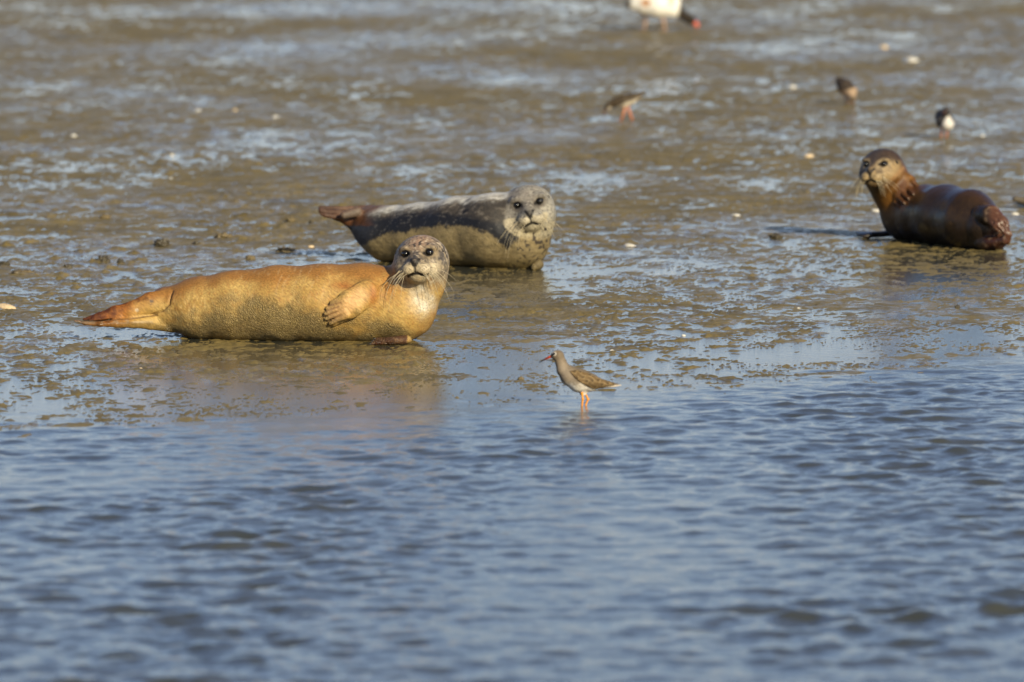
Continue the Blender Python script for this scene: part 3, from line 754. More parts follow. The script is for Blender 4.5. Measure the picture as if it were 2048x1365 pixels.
# --- brown seal on the right
def seal_brown():
    Y0 = G(1890, 497)[1] + 0.12; s = FPX / Y0
    m = lambda px: px / s
    q = lambda x, y, d=0.0: P(x, y, Y0 + d)
    S = Sculpt(q(1695, 512, -0.45), q(2040, 265, 0.72), 0.0055)
    chain = [(1818, 430, 52, .42), (1850, 430, 58, .31), (1890, 433, 62, .14), (1940, 441, 59, -.06), (1968, 452, 42, -.16)]
    for a, b in zip(chain, chain[1:]):
        S.cone(q(a[0], a[1], a[3]), q(b[0], b[1], b[3]), m(a[2]), m(b[2]), 0.03)
    S.cone(q(1818, 430, .42), q(1783, 376, .40), m(52), m(42), 0.04)
    S.cone(q(1783, 376, .40), q(1766, 345, .37), m(41), m(38), 0.03)
    A = head_frame(24, 0, 2); C = q(1763, 339, 0.35); hs = m(40)
    add_head(S, C, A, hs)
    Yf = lambda x, y: S.hit(x, y, Y0 - 0.4, Y0 + 0.7) - Y0
    # hind flippers folded together towards the viewer
    n = np.array([0.3, -0.9, 0.3]); n /= np.linalg.norm(n)
    ch = [(1960, 428, 17, -.21), (1982, 431, 21, -.27), (2001, 449, 18, -.31), (2014, 466, 8, -.33)]
    for a, b in zip(ch, ch[1:]): S.cone(q(a[0], a[1], a[3]), q(b[0], b[1], b[3]), m(a[2]), m(b[2]), 0.008, n, 0.6)
    ch = [(1966, 485, 14, -.22), (1994, 485, 10.5, -.28), (2012, 480, 9.5, -.32), (2019, 468, 6, -.33)]
    for a, b in zip(ch, ch[1:]): S.cone(q(a[0], a[1], a[3]), q(b[0], b[1], b[3]), m(a[2]), m(b[2]), 0.006, n, 0.75)
    for x0, y0, x1, y1 in [(1984, 442, 2003, 466), (1990, 434, 2010, 460), (1998, 431, 2016, 456)]:
        S.cone(q(x0, y0, Yf(x0, y0) - .001), q(x1, y1, Yf(x1, y1) - .001), m(1.6), m(2.0), 0.005, cut=True)
    S.ell(q(1975, 485, -.12), (m(40), 0.12, m(18)), np.eye(3), 0.03)
    # near fore flipper curled on the chest
    tips = [(1834, 372), (1826, 388), (1816, 397), (1808, 406), (1800, 413)]
    S.cone(q(1812, 368, Yf(1812, 368) + .01), q(1806, 390, Yf(1806, 390) + .005), m(21), m(19), 0.015, np.array([0, -1.0, 0]), 0.55)
    ends = []
    for i, t in enumerate(tips):
        b = (t[0] - 9, t[1] - 8); bb = q(b[0], b[1], Yf(*b)); e = q(t[0], t[1], Yf(*t) - .012)
        S.cone(bb, e, m(5.5), m(3.4), 0.005); ends.append((bb, e))
    # far fore flipper flat on the mud to the left
    g0 = G(1790, 476); g1 = G(1738, 477); 
    S.cone(g0 + np.array([0, .05, .02]), g1 + np.array([0, 0, .015]), m(10), m(8), 0.01, np.array([0, 0, 1.0]), 0.7)
    ends2 = []
    for i in range(4):
        e = G(1712 + 5 * i, 471 + 2.4 * i); e[2] = 0.012
        S.cone(g1 + np.array([0, .03 - .02 * i, .015]), e, m(5.5), m(3.5), 0.004); ends2.append((g1, e))
    V, F = S.nets()
    u, v = uvpx(V, Y0, s, (1890, 433))
    N = fbm3(V, 9, 3, 41); N2 = fbm3(V, 38, 3, 42)
    col = np.tile(np.array([0.021, 0.012, 0.006]), (len(V), 1))
    col = mixc(col, sstep(-0.3, 0.4, N) * 0.5, (0.030, 0.017, 0.008))
    bk = 1 - sstep(-5, 22, along(u, v, [(1780, 360), (1850, 375), (1930, 388), (2000, 420)]) + N * 8)
    col = mixc(col, bk * 0.6, (0.048, 0.022, 0.007))
    nk = np.exp(-(seg_dist(u, v, (1830, 352), (1778, 415)) / 26) ** 2)
    col = mixc(col, nk * 0.85, (0.16, 0.065, 0.008))
    ol = np.exp(-((u - 1880) / 40) ** 2 - ((v - 440) / 28) ** 2)
    col = mixc(col, ol * (0.35 + 0.5 * N2), (0.07, 0.038, 0.012))
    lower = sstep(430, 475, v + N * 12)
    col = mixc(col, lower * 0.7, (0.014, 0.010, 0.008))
    chest = np.exp(-(seg_dist(u, v, (1772, 430), (1780, 470)) / 16) ** 2)
    col = mixc(col, chest * 0.5, (0.06, 0.05, 0.038))
    for cx, cy, r in [(1845, 452, 8), (1802, 457, 5), (1780, 445, 4), (1825, 428, 4), (1798, 465, 4), (1815, 420, 6), (1790, 428, 4), (1852, 458, 5)]:
        col = mixc(col, (1 - sstep(r * 0.3, r, np.hypot(u - cx, v - cy) + N2 * 3)) * 0.45, (0.16, 0.12, 0.06))
    for cx, cy, rx, ry in [(1912, 451, 6, 9), (1936, 440, 6, 7), (1928, 452, 4, 6)]:
        col = mixc(col, np.exp(-((u - cx + N2 * 4) / rx) ** 2 - ((v - cy) / ry) ** 2) * 0.85, (0.018, 0.014, 0.014))
    hf = sstep(-0.14, -0.24, V[:, 1] - Y0) * sstep(1955, 1972, u)
    col = mixc(col, hf * sstep(1960, 1985, u) * 0.8, (0.10, 0.042, 0.024))
    col = mixc(col, hf * sstep(452, 480, v + N2 * 10) * 0.7, (0.05, 0.016, 0.008))
    col = mixc(col, hf * sstep(0.2, 0.5, N2) * 0.5, (0.30, 0.20, 0.13))
    ff = np.exp(-(np.minimum(seg_dist(u, v, (1812, 368), (1806, 392)), seg_dist(u, v, (1832, 372), (1802, 411))) / 11) ** 4) * (V[:, 1] < Y0 + 0.42)
    col = mixc(col, ff * 0.7, (0.065, 0.025, 0.013))
    hx, hy, hz = head_local(V, C, A, hs); R = np.sqrt(hx ** 2 + hy ** 2 + (hz * 0.7) ** 2)
    hm = (R < 1.5) * (1 - sstep(366, 380, v + (u - 1760) * 0.55 - np.clip(u - 1790, 0, 99) * 0.2 + N2 * 5)) * (1 - sstep(1798, 1815, u))
    hc = np.tile(np.array([0.26, 0.175, 0.08]), (len(V), 1))
    hc = mixc(hc, sstep(0.36, 0.56, hy + 0.10 * N2 - 0.25 * np.exp(-((hx - 0.5) / 0.35) ** 2) + 0.1) * 0.92, (0.035, 0.019, 0.014))
    hc = mixc(hc, np.exp(-((hx + 0.02) / 0.26) ** 2) * sstep(0.08, 0.3, hy) * 0.85, (0.05, 0.038, 0.034))
    hc = mixc(hc, sstep(0.25, 0.5, -hx) * sstep(-0.35, 0.0, hy + 0.15) * 0.85, (0.06, 0.05, 0.045))  # left side of the head painted dark, as turned from the sun
    hc = mixc(hc, (1 - sstep(0.05, 0.14, seg_dist(hx, hy, (0.25, 0.18), (0.48, -0.15)))) * 0.6, (0.10, 0.08, 0.06))
    hc = mixc(hc, sstep(0.7, 1.3, -hz + 0.7) * 0.0, (0.3, 0.14, 0.04))
    hc = mixc(hc, sstep(-0.45, -0.75, hy) * 0.8, (0.06, 0.03, 0.009))
    hc = mixc(hc, (hz > 1.0) * (hy < -0.1) * (hy > -0.5) * 0.55, (0.34, 0.25, 0.13))
    col = col * (1 - hm[:, None]) + hc * hm[:, None]
    edge = np.exp(-(seg_dist(u, v, (1812, 336), (1776, 372)) / 4.5) ** 2) * (V[:, 1] < Y0 + 0.40)
    col = mixc(col, edge * 0.6, (0.32, 0.17, 0.07))
    col = paint_head(V, col, C, A, hs, np.array([0.013, 0.010, 0.008]), np.array([0.30, 0.22, 0.12]))
    V = weather(V, F, np.clip((np.sqrt(hx ** 2 + hy ** 2 + (hz * 0.7) ** 2) - 1.0) / 0.6, 0.12, 1) * (1 - 0.85 * hf), 220)
    root = thing('seal', 'dark brown seal at right lifting its head, hind flippers folded towards the viewer', 'seal', (q(1880, 490)[0], Y0, 0), SEALGRP)
    wet = np.clip(1 - hm - 0.9 * nk, 0, 1) * 0.85
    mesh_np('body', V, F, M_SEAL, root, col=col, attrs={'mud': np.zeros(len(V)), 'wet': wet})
    add_face_parts(root, C, A, hs, (0.9, 0.9), 9)
    add_claws(root, ends, 0.012, 0.004, M_CLAWP); add_claws(root, ends2, 0.018, 0.0045)
    MUD_RELIEF.append((q(1880, 490)[0], Y0 - 0.45, 0.4, 0.4, 0.001)); MUD_RELIEF.append((1.48, 38.7, 0.35, 0.5, -0.004))  # second entry raises the mud so the seal's cast shadow shows
seal_brown()

# --- the seal whose hind end just enters at the right edge
def seal_edge():
    Y0 = G(2060, 418)[1]; s = FPX / Y0
    m = lambda px: px / s
    q = lambda x, y, d=0.0: P(x, y, Y0 + d)
    S = Sculpt(q(2018, 435, -0.30), q(2720, 290, 0.30), 0.009)
    for ch, kk in (([(2030, 398, 6, 0), (2055, 403, 9, 0), (2090, 398, 16, 0), (2130, 385, 32, 0)], .01), ([(2034, 404, 3, .04), (2070, 410, 8, .04), (2130, 395, 25, .03)], .01),
                   ([(2130, 380, 36, 0), (2220, 366, 54, 0), (2340, 358, 66, 0), (2460, 352, 70, 0), (2540, 350, 62, 0), (2585, 322, 46, 0)], .03)):
        for a, b in zip(ch, ch[1:]): S.cone(q(a[0], a[1], a[3]), q(b[0], b[1], b[3]), m(a[2]), m(b[2]), kk)
    A = head_frame(-30, 0, 0); C = q(2600, 305, 0); hs = m(40)
    add_head(S, C, A, hs)
    V, F = S.nets()
    N = fbm3(V, 14, 3, 61)
    col = np.tile(np.array([0.10, 0.08, 0.055]), (len(V), 1)); col = mixc(col, sstep(-0.2, 0.4, N) * 0.6, (0.19, 0.15, 0.10))
    root = thing('seal', 'dark grey seal flippers just showing at the right edge beyond the brown seal', 'seal', (q(2300, 418)[0], Y0, 0), SEALGRP)
    mesh_np('body', V, F, M_SEAL, root, col=col, attrs={'mud': np.zeros(len(V)), 'wet': np.zeros(len(V))})
    add_face_parts(root, C, A, hs, (0.9, 0.9), 12)
seal_edge()

# ------------------------------------------------------------------ birds
def inside_poly(u, v, pts):
    """signed distance to a polygon, negative inside"""
    p = np.array(pts, float); d = np.full(np.broadcast(u, v).shape, 1e9); ins = np.zeros(d.shape, bool)
    for a, b in zip(p, np.roll(p, -1, 0)):
        d = np.minimum(d, seg_dist(u, v, a, b))
        c = ((a[1] > v) != (b[1] > v)) & (u < (b[0] - a[0]) * (v - a[1]) / (b[1] - a[1] + 1e-12) + a[0])
        ins ^= c
    return np.where(ins, -d, d)

BIRDGRP = 'brown shorebirds feeding on the wet flat'
def leg_mesh(root, pts, r, mat, toes=True, toe=0.03):
    parts = [tube(pts, [r * 1.15] + [r] * (len(pts) - 2) + [r * 0.9], 7)]
    if len(pts) > 2: parts.append(ball(np.array(pts[1]), r * 1.45, 8, 6))
    if toes:
        b = np.array(pts[-1])
        for a in (-0.6, 0, 0.6, 3.14):
            d = np.array([math.sin(a) - 0.3, -math.cos(a), 0]) * toe * (0.5 if a > 3 else 1)
            parts.append(tube([b, b + d * 0.6 + np.array([0, 0, .002]), b + d], [r * .8, r * .6, r * .3], 5))
    V, F = join(parts)
    return mesh_np('leg', V, F, mat, root)

def redshank():
    Y0 = G(1167, 811)[1]; s = FPX / Y0; m = lambda p: p / s
    q = lambda x, y, d=0.0: P(x, y, Y0 + d)
    S = Sculpt(q(1095, 795, -0.07), q(1250, 690, 0.07), 0.0022)
    S.ell(q(1115, 711), (m(12.5), m(10.5), m(10.5)), np.eye(3), 0.006)
    S.cone(q(1110, 712), q(1103, 713), m(7), m(3.0), 0.008)
    for a, b in zip(*(lambda c: (c, c[1:]))([(1117, 713, 10), (1122, 726, 10.5), (1127, 740, 13.5), (1140, 752, 20), (1158, 761, 23.5), (1180, 765, 18), (1204, 768, 8.5), (1226, 769, 3.2)])):
        S.cone(q(*a[:2]), q(*b[:2]), m(a[2]), m(b[2]), 0.008)
    S.cone(q(1165, 776), q(1164, 791), m(9), m(3.0), 0.010)
    S.cone(q(1172, 776), q(1170, 788), m(8), m(2.8), 0.010)
    V, F = S.nets()
    u, v = uvpx(V, Y0, s, (1160, 760))
    N = fbm3(V, 60, 2, 71); N2 = fbm3(V, 160, 2, 72)
    col = np.tile(np.array([0.145, 0.110, 0.072]), (len(V), 1))
    col = mixc(col, sstep(-0.2, 0.5, N2) * 0.4, (0.23, 0.17, 0.115))
    crown = 1 - sstep(702, 708, v + N * 2); col = mixc(col, crown * (u < 1135) * 0.55, (0.16, 0.11, 0.065))
    bel = sstep(-6, 12, along(u, v, [(1120, 768), (1135, 764), (1150, 766), (1165, 768), (1200, 772), (1240, 772)]) + N * 5)
    col = mixc(col, bel * 0.95, (0.78, 0.72, 0.63))
    br = np.exp(-(seg_dist(u, v, (1122, 735), (1140, 765)) / 13) ** 2) * (1 - bel)
    col = mixc(col, br * 0.6, (0.33, 0.265, 0.195))
    spt = sstep(0.3, 0.55, noise3(V, 130, 75)) * sstep(742, 752, v) * (u < 1180)
    col = mixc(col, spt * 0.45, (0.20, 0.14, 0.09))
    ring = np.hypot(u - 1108.5, v - 707.5); col = mixc(col, (1 - sstep(3.0, 4.6, ring)) * 0.85, (0.70, 0.64, 0.55))
    col = mixc(col, (1 - sstep(0.8, 2.2, seg_dist(u, v, (1107, 708), (1101, 714)))) * 0.95, (0.03, 0.025, 0.02))
    col = mixc(col, (1 - sstep(0.8, 2.2, seg_dist(u, v, (1101, 707), (1113, 701)))) * 0.4, (0.45, 0.37, 0.28))
    root = thing('redshank', 'brown shorebird with red bill base and orange legs standing in the shallow water edge', 'bird', (q(1167, 811)[0], Y0, -0.02), BIRDGRP)
    mesh_np('body', V, F, M_BIRD, root, col=col)
    # folded wings: a shell lifted off the flank inside the wing's outline
    poly = [(1139, 741), (1152, 739), (1172, 744), (1194, 754), (1214, 763), (1238, 767), (1236, 771), (1214, 772), (1207, 776), (1186, 777), (1172, 770), (1160, 762), (1150, 754)]
    X = S.ax[0][:, None, None]; Z = S.ax[2][None, None, :]
    p0 = P(1160, 760, Y0)
    uu = 1160 + (S.ax[0] - p0[0]) * s; vv = 760 - (S.ax[2] - p0[2]) * s
    pd = inside_poly(uu[:, None], vv[None, :], poly)[:, None, :] / s
    S2 = Sculpt(S.lo, S.lo + 0.001, S.h); S2.ax = S.ax
    S2.F = np.maximum(np.maximum(S.F - 0.0045, pd), 0.006 - np.abs(S.ax[1] - Y0)[None, :, None]).astype(np.float32)
    V, F = S2.nets(); u, v = uvpx(V, Y0, s, (1160, 760))
    N = fbm3(V, 60, 2, 81); N2 = fbm3(V, 150, 2, 82)
    col = np.tile(np.array([0.12, 0.074, 0.030]), (len(V), 1))
    col = mixc(col, sstep(-0.2, 0.5, N2) * 0.5, (0.20, 0.13, 0.06))
    # feather rows: dark centres, buff edges, sweeping towards the tail
    a = (u - 1140) * 0.86 + (v - 745) * 0.5; b = -(u - 1140) * 0.42 + (v - 745) * 0.9
    fe = np.abs(((b + 2.0 * np.sin(a * 0.2)) / 7.5) % 1 - 0.5); fa = ((a + np.floor((b + 2 * np.sin(a * .2)) / 7.5) * 9.5) / 20) % 1
    col = mixc(col, sstep(0.36, 0.47, fe) * 0.4, (0.36, 0.26, 0.13))
    col = mixc(col, (1 - sstep(0.06, 0.14, fa)) * 0.3, (0.36, 0.26, 0.13))
    col = mixc(col, sstep(0.55, 0.9, fa) * (1 - sstep(0.25, 0.4, fe)) * 0.6, (0.045, 0.028, 0.013))
    col = mixc(col, np.exp(-(seg_dist(u, v, (1175, 770), (1205, 774)) / 5) ** 2) * 0.6, (0.05, 0.033, 0.015))
    mesh_np('wing', V, F, M_BIRD, root, col=col)
    for d, w in ((0, 3), (0.006, 3), (-0.006, 3)):
        V, F = tube([q(1196, 767, d), q(1222, 768, d), q(1237, 768.5, d)], [m(4), m(2.6), m(0.8)], 8); mesh_np('wing_tip_feather', V, F, M_TIP, root)
    V, F = tube([q(1200, 772), q(1225, 772.5), q(1243, 771)], [m(5), m(3), m(0.8)], 8); mesh_np('tail', V, F, M_WFEATH, root)
    for d in (-1, 1):
        V, F = ball(q(1108.5, 707.8, d * 0.0165), m(2.5), 12, 8); mesh_np('eye', V, F, M_EYE, root)
    pts = [q(1104, 712.2), q(1096, 716), q(1087, 720.5), q(1078, 725.3)]
    V, F = tube(pts, [m(3.0), m(2.2), m(1.7), m(0.7)], 8)
    c = np.array([(0.45, 0.05, 0.008)] * 8 + [(0.25, 0.025, 0.008)] * 8 + [(0.02, 0.015, 0.013)] * 16)
    mesh_np('bill', V, F, M_BIRD, root, col=c)
    leg_mesh(root, [q(1164, 785, -.012), q(1165.5, 799, -.013), q(1164, 812, -.014), q(1164, 822, -.014)], m(2.1), M_LEG)
    leg_mesh(root, [q(1169, 784, .012), q(1176, 799, .014), q(1171, 812, .012), q(1169, 822, .012)], m(2.1), M_LEG)
M_TIP = plain('flight_feather', (0.10, 0.065, 0.03), 0.6)
M_WFEATH = plain('pale_feather', (0.55, 0.46, 0.36), 0.6)
redshank()

def far_bird(gpx, body, dark, pale, paleline, legs, bill, label, lmat, r_leg=2.0, headspot=None, dyscale=1.0):
    Y0 = G(*gpx)[1]; s = FPX / Y0; m = lambda p: p / s
    q = lambda x, y, d=0.0: P(x, y, Y0 + d)
    us = [b[0] for ch in body for b in ch]; vs = [b[1] for ch in body for b in ch]
    S = Sculpt(q(min(us) - 25, max(vs) + 22, -0.13), q(max(us) + 25, min(vs) - 22, 0.13), 0.0042)
    for ch in body:
        for a, b in zip(ch, ch[1:]):
            S.cone(q(a[0], a[1], a[3] if len(a) > 3 else 0), q(b[0], b[1], b[3] if len(b) > 3 else 0), m(a[2]), m(b[2]), 0.008)
    V, F = S.nets(); u, v = uvpx(V, Y0, s, gpx)
    p0 = P(gpx[0], gpx[1], Y0); N = fbm3(V, 50, 2, 91)
    col = np.tile(np.array(dark, float), (len(V), 1)); col = mixc(col, sstep(0, 0.5, N) * 0.4, np.array(dark) * 1.8)
    b = sstep(-3, 3, along(u, v, paleline) + N * 2); col = mixc(col, b * 0.95, pale)
    for (cx, cy, r, c) in headspot or []:
        col = mixc(col, 1 - sstep(r * 0.6, r, np.hypot(u - cx, v - cy)), c)
    root = thing('redshank', label, 'bird', (p0[0], Y0, 0), BIRDGRP)
    mesh_np('body', V, F, M_BIRD, root, col=col)
    for l in legs:
        leg_mesh(root, [q(*t) for t in l], m(r_leg) * 1.0, lmat, True, 0.03)
    pts = [q(*t) for t in bill]
    V, F = tube(pts, [m(2.2), m(1.6), m(0.7)], 7); mesh_np('bill', V, F, M_BILL, root)
    hd = body[-1][-1]; hy = hd[3] if len(hd) > 3 else 0
    for d in (-1, 1):
        V, F = ball(q(hd[0] - 1.5, hd[1] - 1, hy + d * m(hd[2]) * 0.92), m(1.4), 8, 6); mesh_np('eye', V, F, M_EYE, root)
M_BILL = plain('dark_bill', (0.10, 0.04, 0.025), 0.4)

far_bird((1253, 243), [[(1292, 185, 2), (1278, 191, 6), (1262, 198, 11), (1247, 203, 13), (1233, 205, 10), (1223, 208, 7), (1216, 214, 7.5)]],
         (0.055, 0.039, 0.023), (0.55, 0.48, 0.38), [(1200, 226), (1222, 221), (1236, 213), (1250, 207), (1270, 199), (1295, 189)],
         [[(1251, 212, -.01), (1247, 228, -.01), (1241, 244, -.01)], [(1256, 212, .01), (1260, 228, .01), (1266, 244, .01)]],
         [(1211, 216), (1209, 226), (1207, 238)], 'blurred brown shorebird bending to feed, facing left behind the grey seal', M_LEGR, 2.2,
         [(1220, 220, 7, (0.42, 0.36, 0.28))])
far_bird((1698, 210), [[(1674, 158, 3.5, .05), (1682, 166, 11, .03), (1691, 175, 16, .0), (1700, 182, 14, -.03)], [(1701, 183, 12, -.03), (1704, 193, 7, -.07), (1705, 201, 7, -.09)]],
         (0.045, 0.033, 0.024), (0.36, 0.25, 0.16), [(1660, 192), (1680, 184), (1695, 180), (1715, 174)],
         [[(1693, 188, .0), (1691, 199, .0), (1692, 212, .0)], [(1699, 188, .02), (1698, 199, .02), (1697, 212, .02)]],
         [(1704, 203, -.1), (1705, 208, -.1), (1705, 212, -.1)], 'blurred dark shorebird with its tail raised, left of the upper right pair', M_LEGP, 2.0,
         [(1704, 199, 8, (0.09, 0.065, 0.04))])
far_bird((1889, 277), [[(1882, 222, 5, .06), (1883, 232, 13, .03), (1889, 241, 18, .0), (1895, 248, 13, -.04)], [(1892, 234, 10, -.02), (1893, 224, 7, -.06), (1892, 219, 6, -.08)]],
         (0.05, 0.045, 0.045), (0.62, 0.58, 0.53), [(1868, 275), (1878, 258), (1885, 246), (1891, 236), (1897, 230), (1903, 240), (1914, 250)],
         [[(1884, 252, .0), (1883, 264, .0), (1882, 278, .0)], [(1895, 252, .0), (1894, 264, .0), (1893, 278, .0)]],
         [(1891, 222, -.09), (1889, 225, -.11), (1887, 229, -.13)], 'blurred black and white looking shorebird facing away on orange legs above brown seal', M_LEGR, 2.0)

def shelduck():
    Y0 = G(1310, 62)[1]; s = FPX / Y0; m = lambda p: p / s
    q = lambda x, y, d=0.0: P(x, y, Y0 + d)
    S = Sculpt(q(1240, 66, -0.2), q(1412, -36, 0.2), 0.006)
    for a, b in zip(*(lambda c: (c, c[1:]))([(1252, 8, 5), (1268, 8, 14), (1290, 6, 24), (1315, 6, 30), (1335, 10, 27), (1350, 20, 16), (1362, 30, 9), (1374, 36, 9), (1382, 41, 10)])):
        S.cone(q(*a[:2]), q(*b[:2]), m(a[2]), m(b[2]), 0.02)
    V, F = S.nets(); u, v = uvpx(V, Y0, s, (1310, 6)); N = fbm3(V, 40, 2, 95)
    col = np.tile(np.array([0.80, 0.76, 0.68]), (len(V), 1))
    col = mixc(col, (1 - sstep(5, 11, np.hypot((u - 1291) / 1.2, v - 6))) * 0.9, (0.36, 0.14, 0.03))
    col = mixc(col, np.exp(-((u - 1342) / 5) ** 2) * (v < 12) * 0.7, (0.36, 0.15, 0.04))
    col = mixc(col, (1 - sstep(1258, 1266, u + N * 3)) * (v < 16) * 0.9, (0.05, 0.04, 0.035))
    col = mixc(col, sstep(1353, 1359, u + (v - 28) * 0.2), (0.025, 0.018, 0.012))
    col = mixc(col, (v < -12) * (u < 1330) * 0.8, (0.03, 0.03, 0.03))
    root = thing('shelduck', 'white duck with chestnut band and dark head, cut off by the top edge', 'duck', (q(1310, 62)[0], Y0, 0))
    mesh_np('body', V, F, M_BIRD, root, col=col)
    V, F = tube([q(1386, 43), q(1392, 49), q(1396, 54)], [m(6), m(5.5), m(4)], 10); mesh_np('bill', V, F, M_DBILL, root)
    for d in (-1, 1):
        V, F = ball(q(1382, 38, d * m(9)), m(1.8), 8, 6); mesh_np('eye', V, F, M_EYE, root)
    leg_mesh(root, [q(1290, 28, .03), q(1291, 45, .03), q(1288, 62, .03)], m(3.4), M_LEGP, True, 0.06)
    leg_mesh(root, [q(1325, 30, -.03), q(1327, 45, -.03), q(1331, 62, -.03)], m(3.4), M_LEGP, True, 0.06)
M_DBILL = plain('red_bill', (0.62, 0.13, 0.08), 0.4)
shelduck()

# ------------------------------------------------------------------ mud ground with hollows, then the water sheet
hz = mud_height(mx.astype(np.float32), my.astype(np.float32))
for (x, y, rx, ry, dp) in MUD_RELIEF:
    hz = hz - dp * np.exp(-(((mx - x) / rx) ** 2 + ((my - y) / ry) ** 2) ** 2)
far_ = (my > 70) | (np.abs(mx) > 0.092 * np.maximum(my, 20))
hz = np.where(far_, np.where(my < shoreY(np.clip(mx, -2, 2)) - 0.5, -0.08, 0.002), hz)
mud = mesh_np('mudflat', np.stack([mx, my, np.maximum(hz, -0.25)], 1), mf, M_MUD)
mud['kind'] = 'structure'

w_ys = [-400, -20, 10, 17]
w_ys += list(np.arange(18.5, 25, 0.022)) + list(np.arange(25, 32.4, 0.017)) + list(np.arange(32.5, 70, 0.5)) + [80, 120, 300, 1000, 4000]
wx, wy, wf = fan_grid(w_ys, 400, 1.75, 4000)
dsh = wy - shoreY(wx)
amp = sstep(0.3, -3.0, -(-dsh)) if False else np.clip(sstep(0, 1, (0.9 - dsh) / 2.4), 0, 1)
amp = amp * ((wy > 18) & (wy < 33)) * sstep(0.112, 0.098, np.abs(wx) / np.maximum(wy, 1))
wz = np.zeros_like(wx)
for i in range(80):
    lam = 0.045 * (0.42 / 0.045) ** RNG.random()
    th = RNG.normal(0.1, 0.85) + math.pi / 2
    kx, ky = 2 * math.pi / lam * math.cos(th), 2 * math.pi / lam * math.sin(th)
    wz += 0.0043 * lam * np.cos(kx * wx + ky * wy + RNG.random() * 6.28)
gust = 0.75 + 0.6 * noise2((wx * 0.8).astype(np.float32), (wy * 0.5).astype(np.float32), 33)
wz = wz * amp * np.clip(gust, 0.25, 1.5)
rough = np.clip(0.42 + 0.33 * sstep(0, 1, (1.0 - dsh) / 1.5), 0, 0.8)
water = mesh_np('water', np.stack([wx, wy, wz], 1), wf, M_WATER, attrs={'rough': rough})
water['kind'] = 'structure'

# ------------------------------------------------------------------ shells and mud lumps
def shell(px, py, w, label, mat, elong=1.3, tilt=0.3):
    g = G(px, py); s = FPX / g[1]; r = 0.85 * w / s
    V = []; F = []; nr, na = 6, 22
    rot = random.uniform(-0.5, 0.5)
    for i in range(nr + 1):
        t = i / nr
        for j in range(na):
            th = 2 * math.pi * j / na
            rib = 1 + 0.05 * math.cos(11 * th) * t
            x = r * elong * t * rib * math.cos(th); y = r * t * rib * math.sin(th); z = r * 0.55 * (1 - t * t) ** 0.8 - 0.25 * x * (1 - t) * 0.3
            V.append((x * math.cos(rot) - y * math.sin(rot), x * math.sin(rot) + y * math.cos(rot), z))
    for i in range(nr):
        for j in range(na):
            F.append((i * na + j, i * na + (j + 1) % na, (i + 1) * na + (j + 1) % na, (i + 1) * na + j))
    V = np.array(V); ct, st = math.cos(tilt), math.sin(tilt)
    V = np.stack([V[:, 0], V[:, 1] * ct + V[:, 2] * st * -1, V[:, 1] * st + V[:, 2] * ct], 1)
    V[:, 2] -= V[:, 2].min() + 0.12 * r
    o = mesh_np('shell', V + 0, F, mat); o.location = (g[0], g[1], 0.0)
    md = o.modifiers.new('thickness', 'SOLIDIFY'); md.thickness = r * 0.08
    tag(o, label, 'shell', 'shells scattered on the mudflat')
W_, T_ = M_SHELL, M_SHELLT
for a in [(551, 237, 8, 'round white shell alone on the mud at upper left', W_, 1.1),
          (1824, 124, 13, 'largest round white shell near the top right corner', W_, 1.15),
          (1585, 176, 8, 'small pale shell left of the dark tail-up shorebird', W_, 1.1),
          (147, 273, 6, 'small white shell on far left mud, below dark patch', W_, 1.3),
          (344, 311, 4.5, 'tiny white shell left of centre, lower right of far left shell', W_, 1.2),
          (342, 358, 3.5, 'tiny pale shell above the dark mud lumps at left', W_, 1.2),
          (1260, 494, 8, 'long white shell half sunk in mud right of the grey seal', W_, 1.9),
          (622, 495, 6, 'small orange tan shell beside the grey seal\'s left end', T_, 1.3),
          (12, 618, 13, 'long cream shell at the left edge level with tan flippers', T_, 2.0),
          (1472, 433, 7, 'white shell on mud midway between grey and brown seals', W_, 1.5),
          (1224, 703, 5, 'white shell speck right of the near shorebird\'s head', W_, 1.2),
          (1367, 672, 4, 'tiny white shell right of and above the near shorebird', W_, 1.4),
          (1597, 618, 4, 'tiny white shell in puddles below left of the brown seal', W_, 1.2),
          (1618, 314, 8, 'tan shell left of the brown seal\'s head', T_, 1.5),
          (1752, 424, 8, 'white shell against the brown seal\'s chest', W_, 1.5),
          (2030, 430, 7, 'white shell right of the brown seal near right edge', W_, 1.4),
          (1965, 273, 5, 'pale shell right of the black and white shorebird', W_, 1.1),
          (281, 738, 3.5, 'tiny cream shell below the tan seal\'s hind flippers', T_, 1.3),
          (396, 223, 6, 'dull white shell above left of the round white shell', W_, 1.3),
          (1768, 97, 9, 'faint tan shell left of the largest white shell', T_, 1.1),
          (470, 222, 5, 'dull tan shell just left of the round white shell', T_, 1.1)]:
    shell(*a)

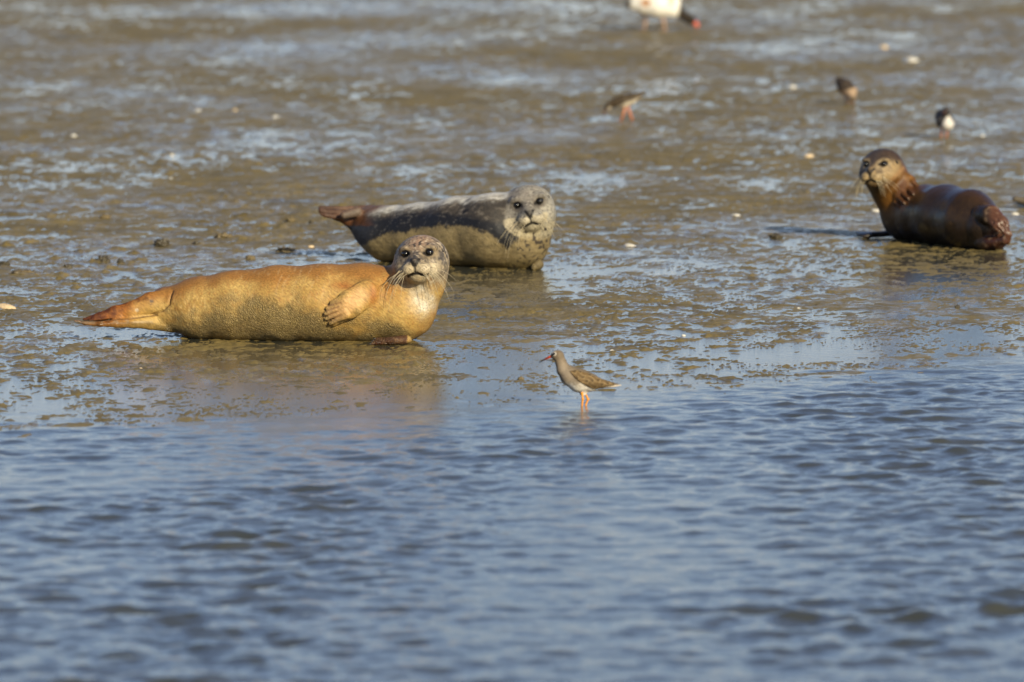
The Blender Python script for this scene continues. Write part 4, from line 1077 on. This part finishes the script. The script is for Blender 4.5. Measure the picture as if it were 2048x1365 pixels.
def clod(px, py, w, h, label, mat=None, seed=0):
    g = G(px, py); s = FPX / g[1]; r = w / s; hh = h / s
    V, F = ball(np.zeros(3), 1.0, 40, 26)
    V = np.array(V); n = fbm3(V, 2.2, 4, 100 + seed)
    n2 = np.abs(noise3(V, 5.5, 150 + seed))
    n3 = np.abs(noise3(V, 11.0, 170 + seed)); V = V * (1 + 0.45 * n - 0.42 * n2 - 0.3 * n3)[:, None]
    V = V * np.array([r, r * 0.85, hh * 1.15]); V[:, 2] += hh * 0.25
    o = mesh_np('mud_lump', V, F, mat or M_CLOD); o.location = (g[0], g[1] + r * 0.5, 0)
    tag(o, label, 'mud lump', 'lumps of mud on the flat')
for i, a in enumerate([(323, 494, 17, 11, 'largest dark crusty mud lump, at left above the tan seal\'s rump'),
                       (393, 491, 8, 6, 'small dark mud lump right of the largest dark lump'),
                       (206, 525, 15, 9, 'dark crumbly mud lump above the tan hind flippers'),
                       (241, 528, 8, 7, 'small dark mud lump, middle of three above tan hind flippers'),
                       (266, 526, 5, 4, 'smallest dark mud lump, right end of three above tan hind flippers'),
                       (136, 537, 9, 6, 'dark mud lump left of the crumbly lump above hind flippers'),
                       (44, 548, 24, 5, 'flat low dark mud lump near the left edge', M_CLODB),
                       (8, 532, 12, 7, 'dark mud lump cut by the left edge'),
                       (1552, 477, 14, 7, 'dark mud lump in the puddle left of the brown seal'),
                       (209, 438, 11, 7, 'brown mud lump at left, well above the dark lumps', M_CLODB),
                       (581, 444, 10, 7, 'brown mud lump left of grey seal\'s hind flippers', M_CLODB),
                       (622, 448, 5, 5, 'small dark mud lump just below grey seal\'s hind flippers'),
                       (447, 477, 19, 8, 'smooth brown mud mound left of the grey seal', M_CLODB),
                       (500, 519, 11, 6, 'small brown mud lump above the tan seal\'s back', M_CLODB),
                       (570, 504, 20, 6, 'low mud mound at the end of the grey seal\'s shadow', M_CLODB),
                       (1915, 617, 6, 5, 'small mud lump below the brown seal\'s reflection'),
                       (1042, 760, 7, 4, 'small brown mud lump left of the near shorebird', M_CLODB)]):
    clod(*a[:5], mat=a[5] if len(a) > 5 else None, seed=i)
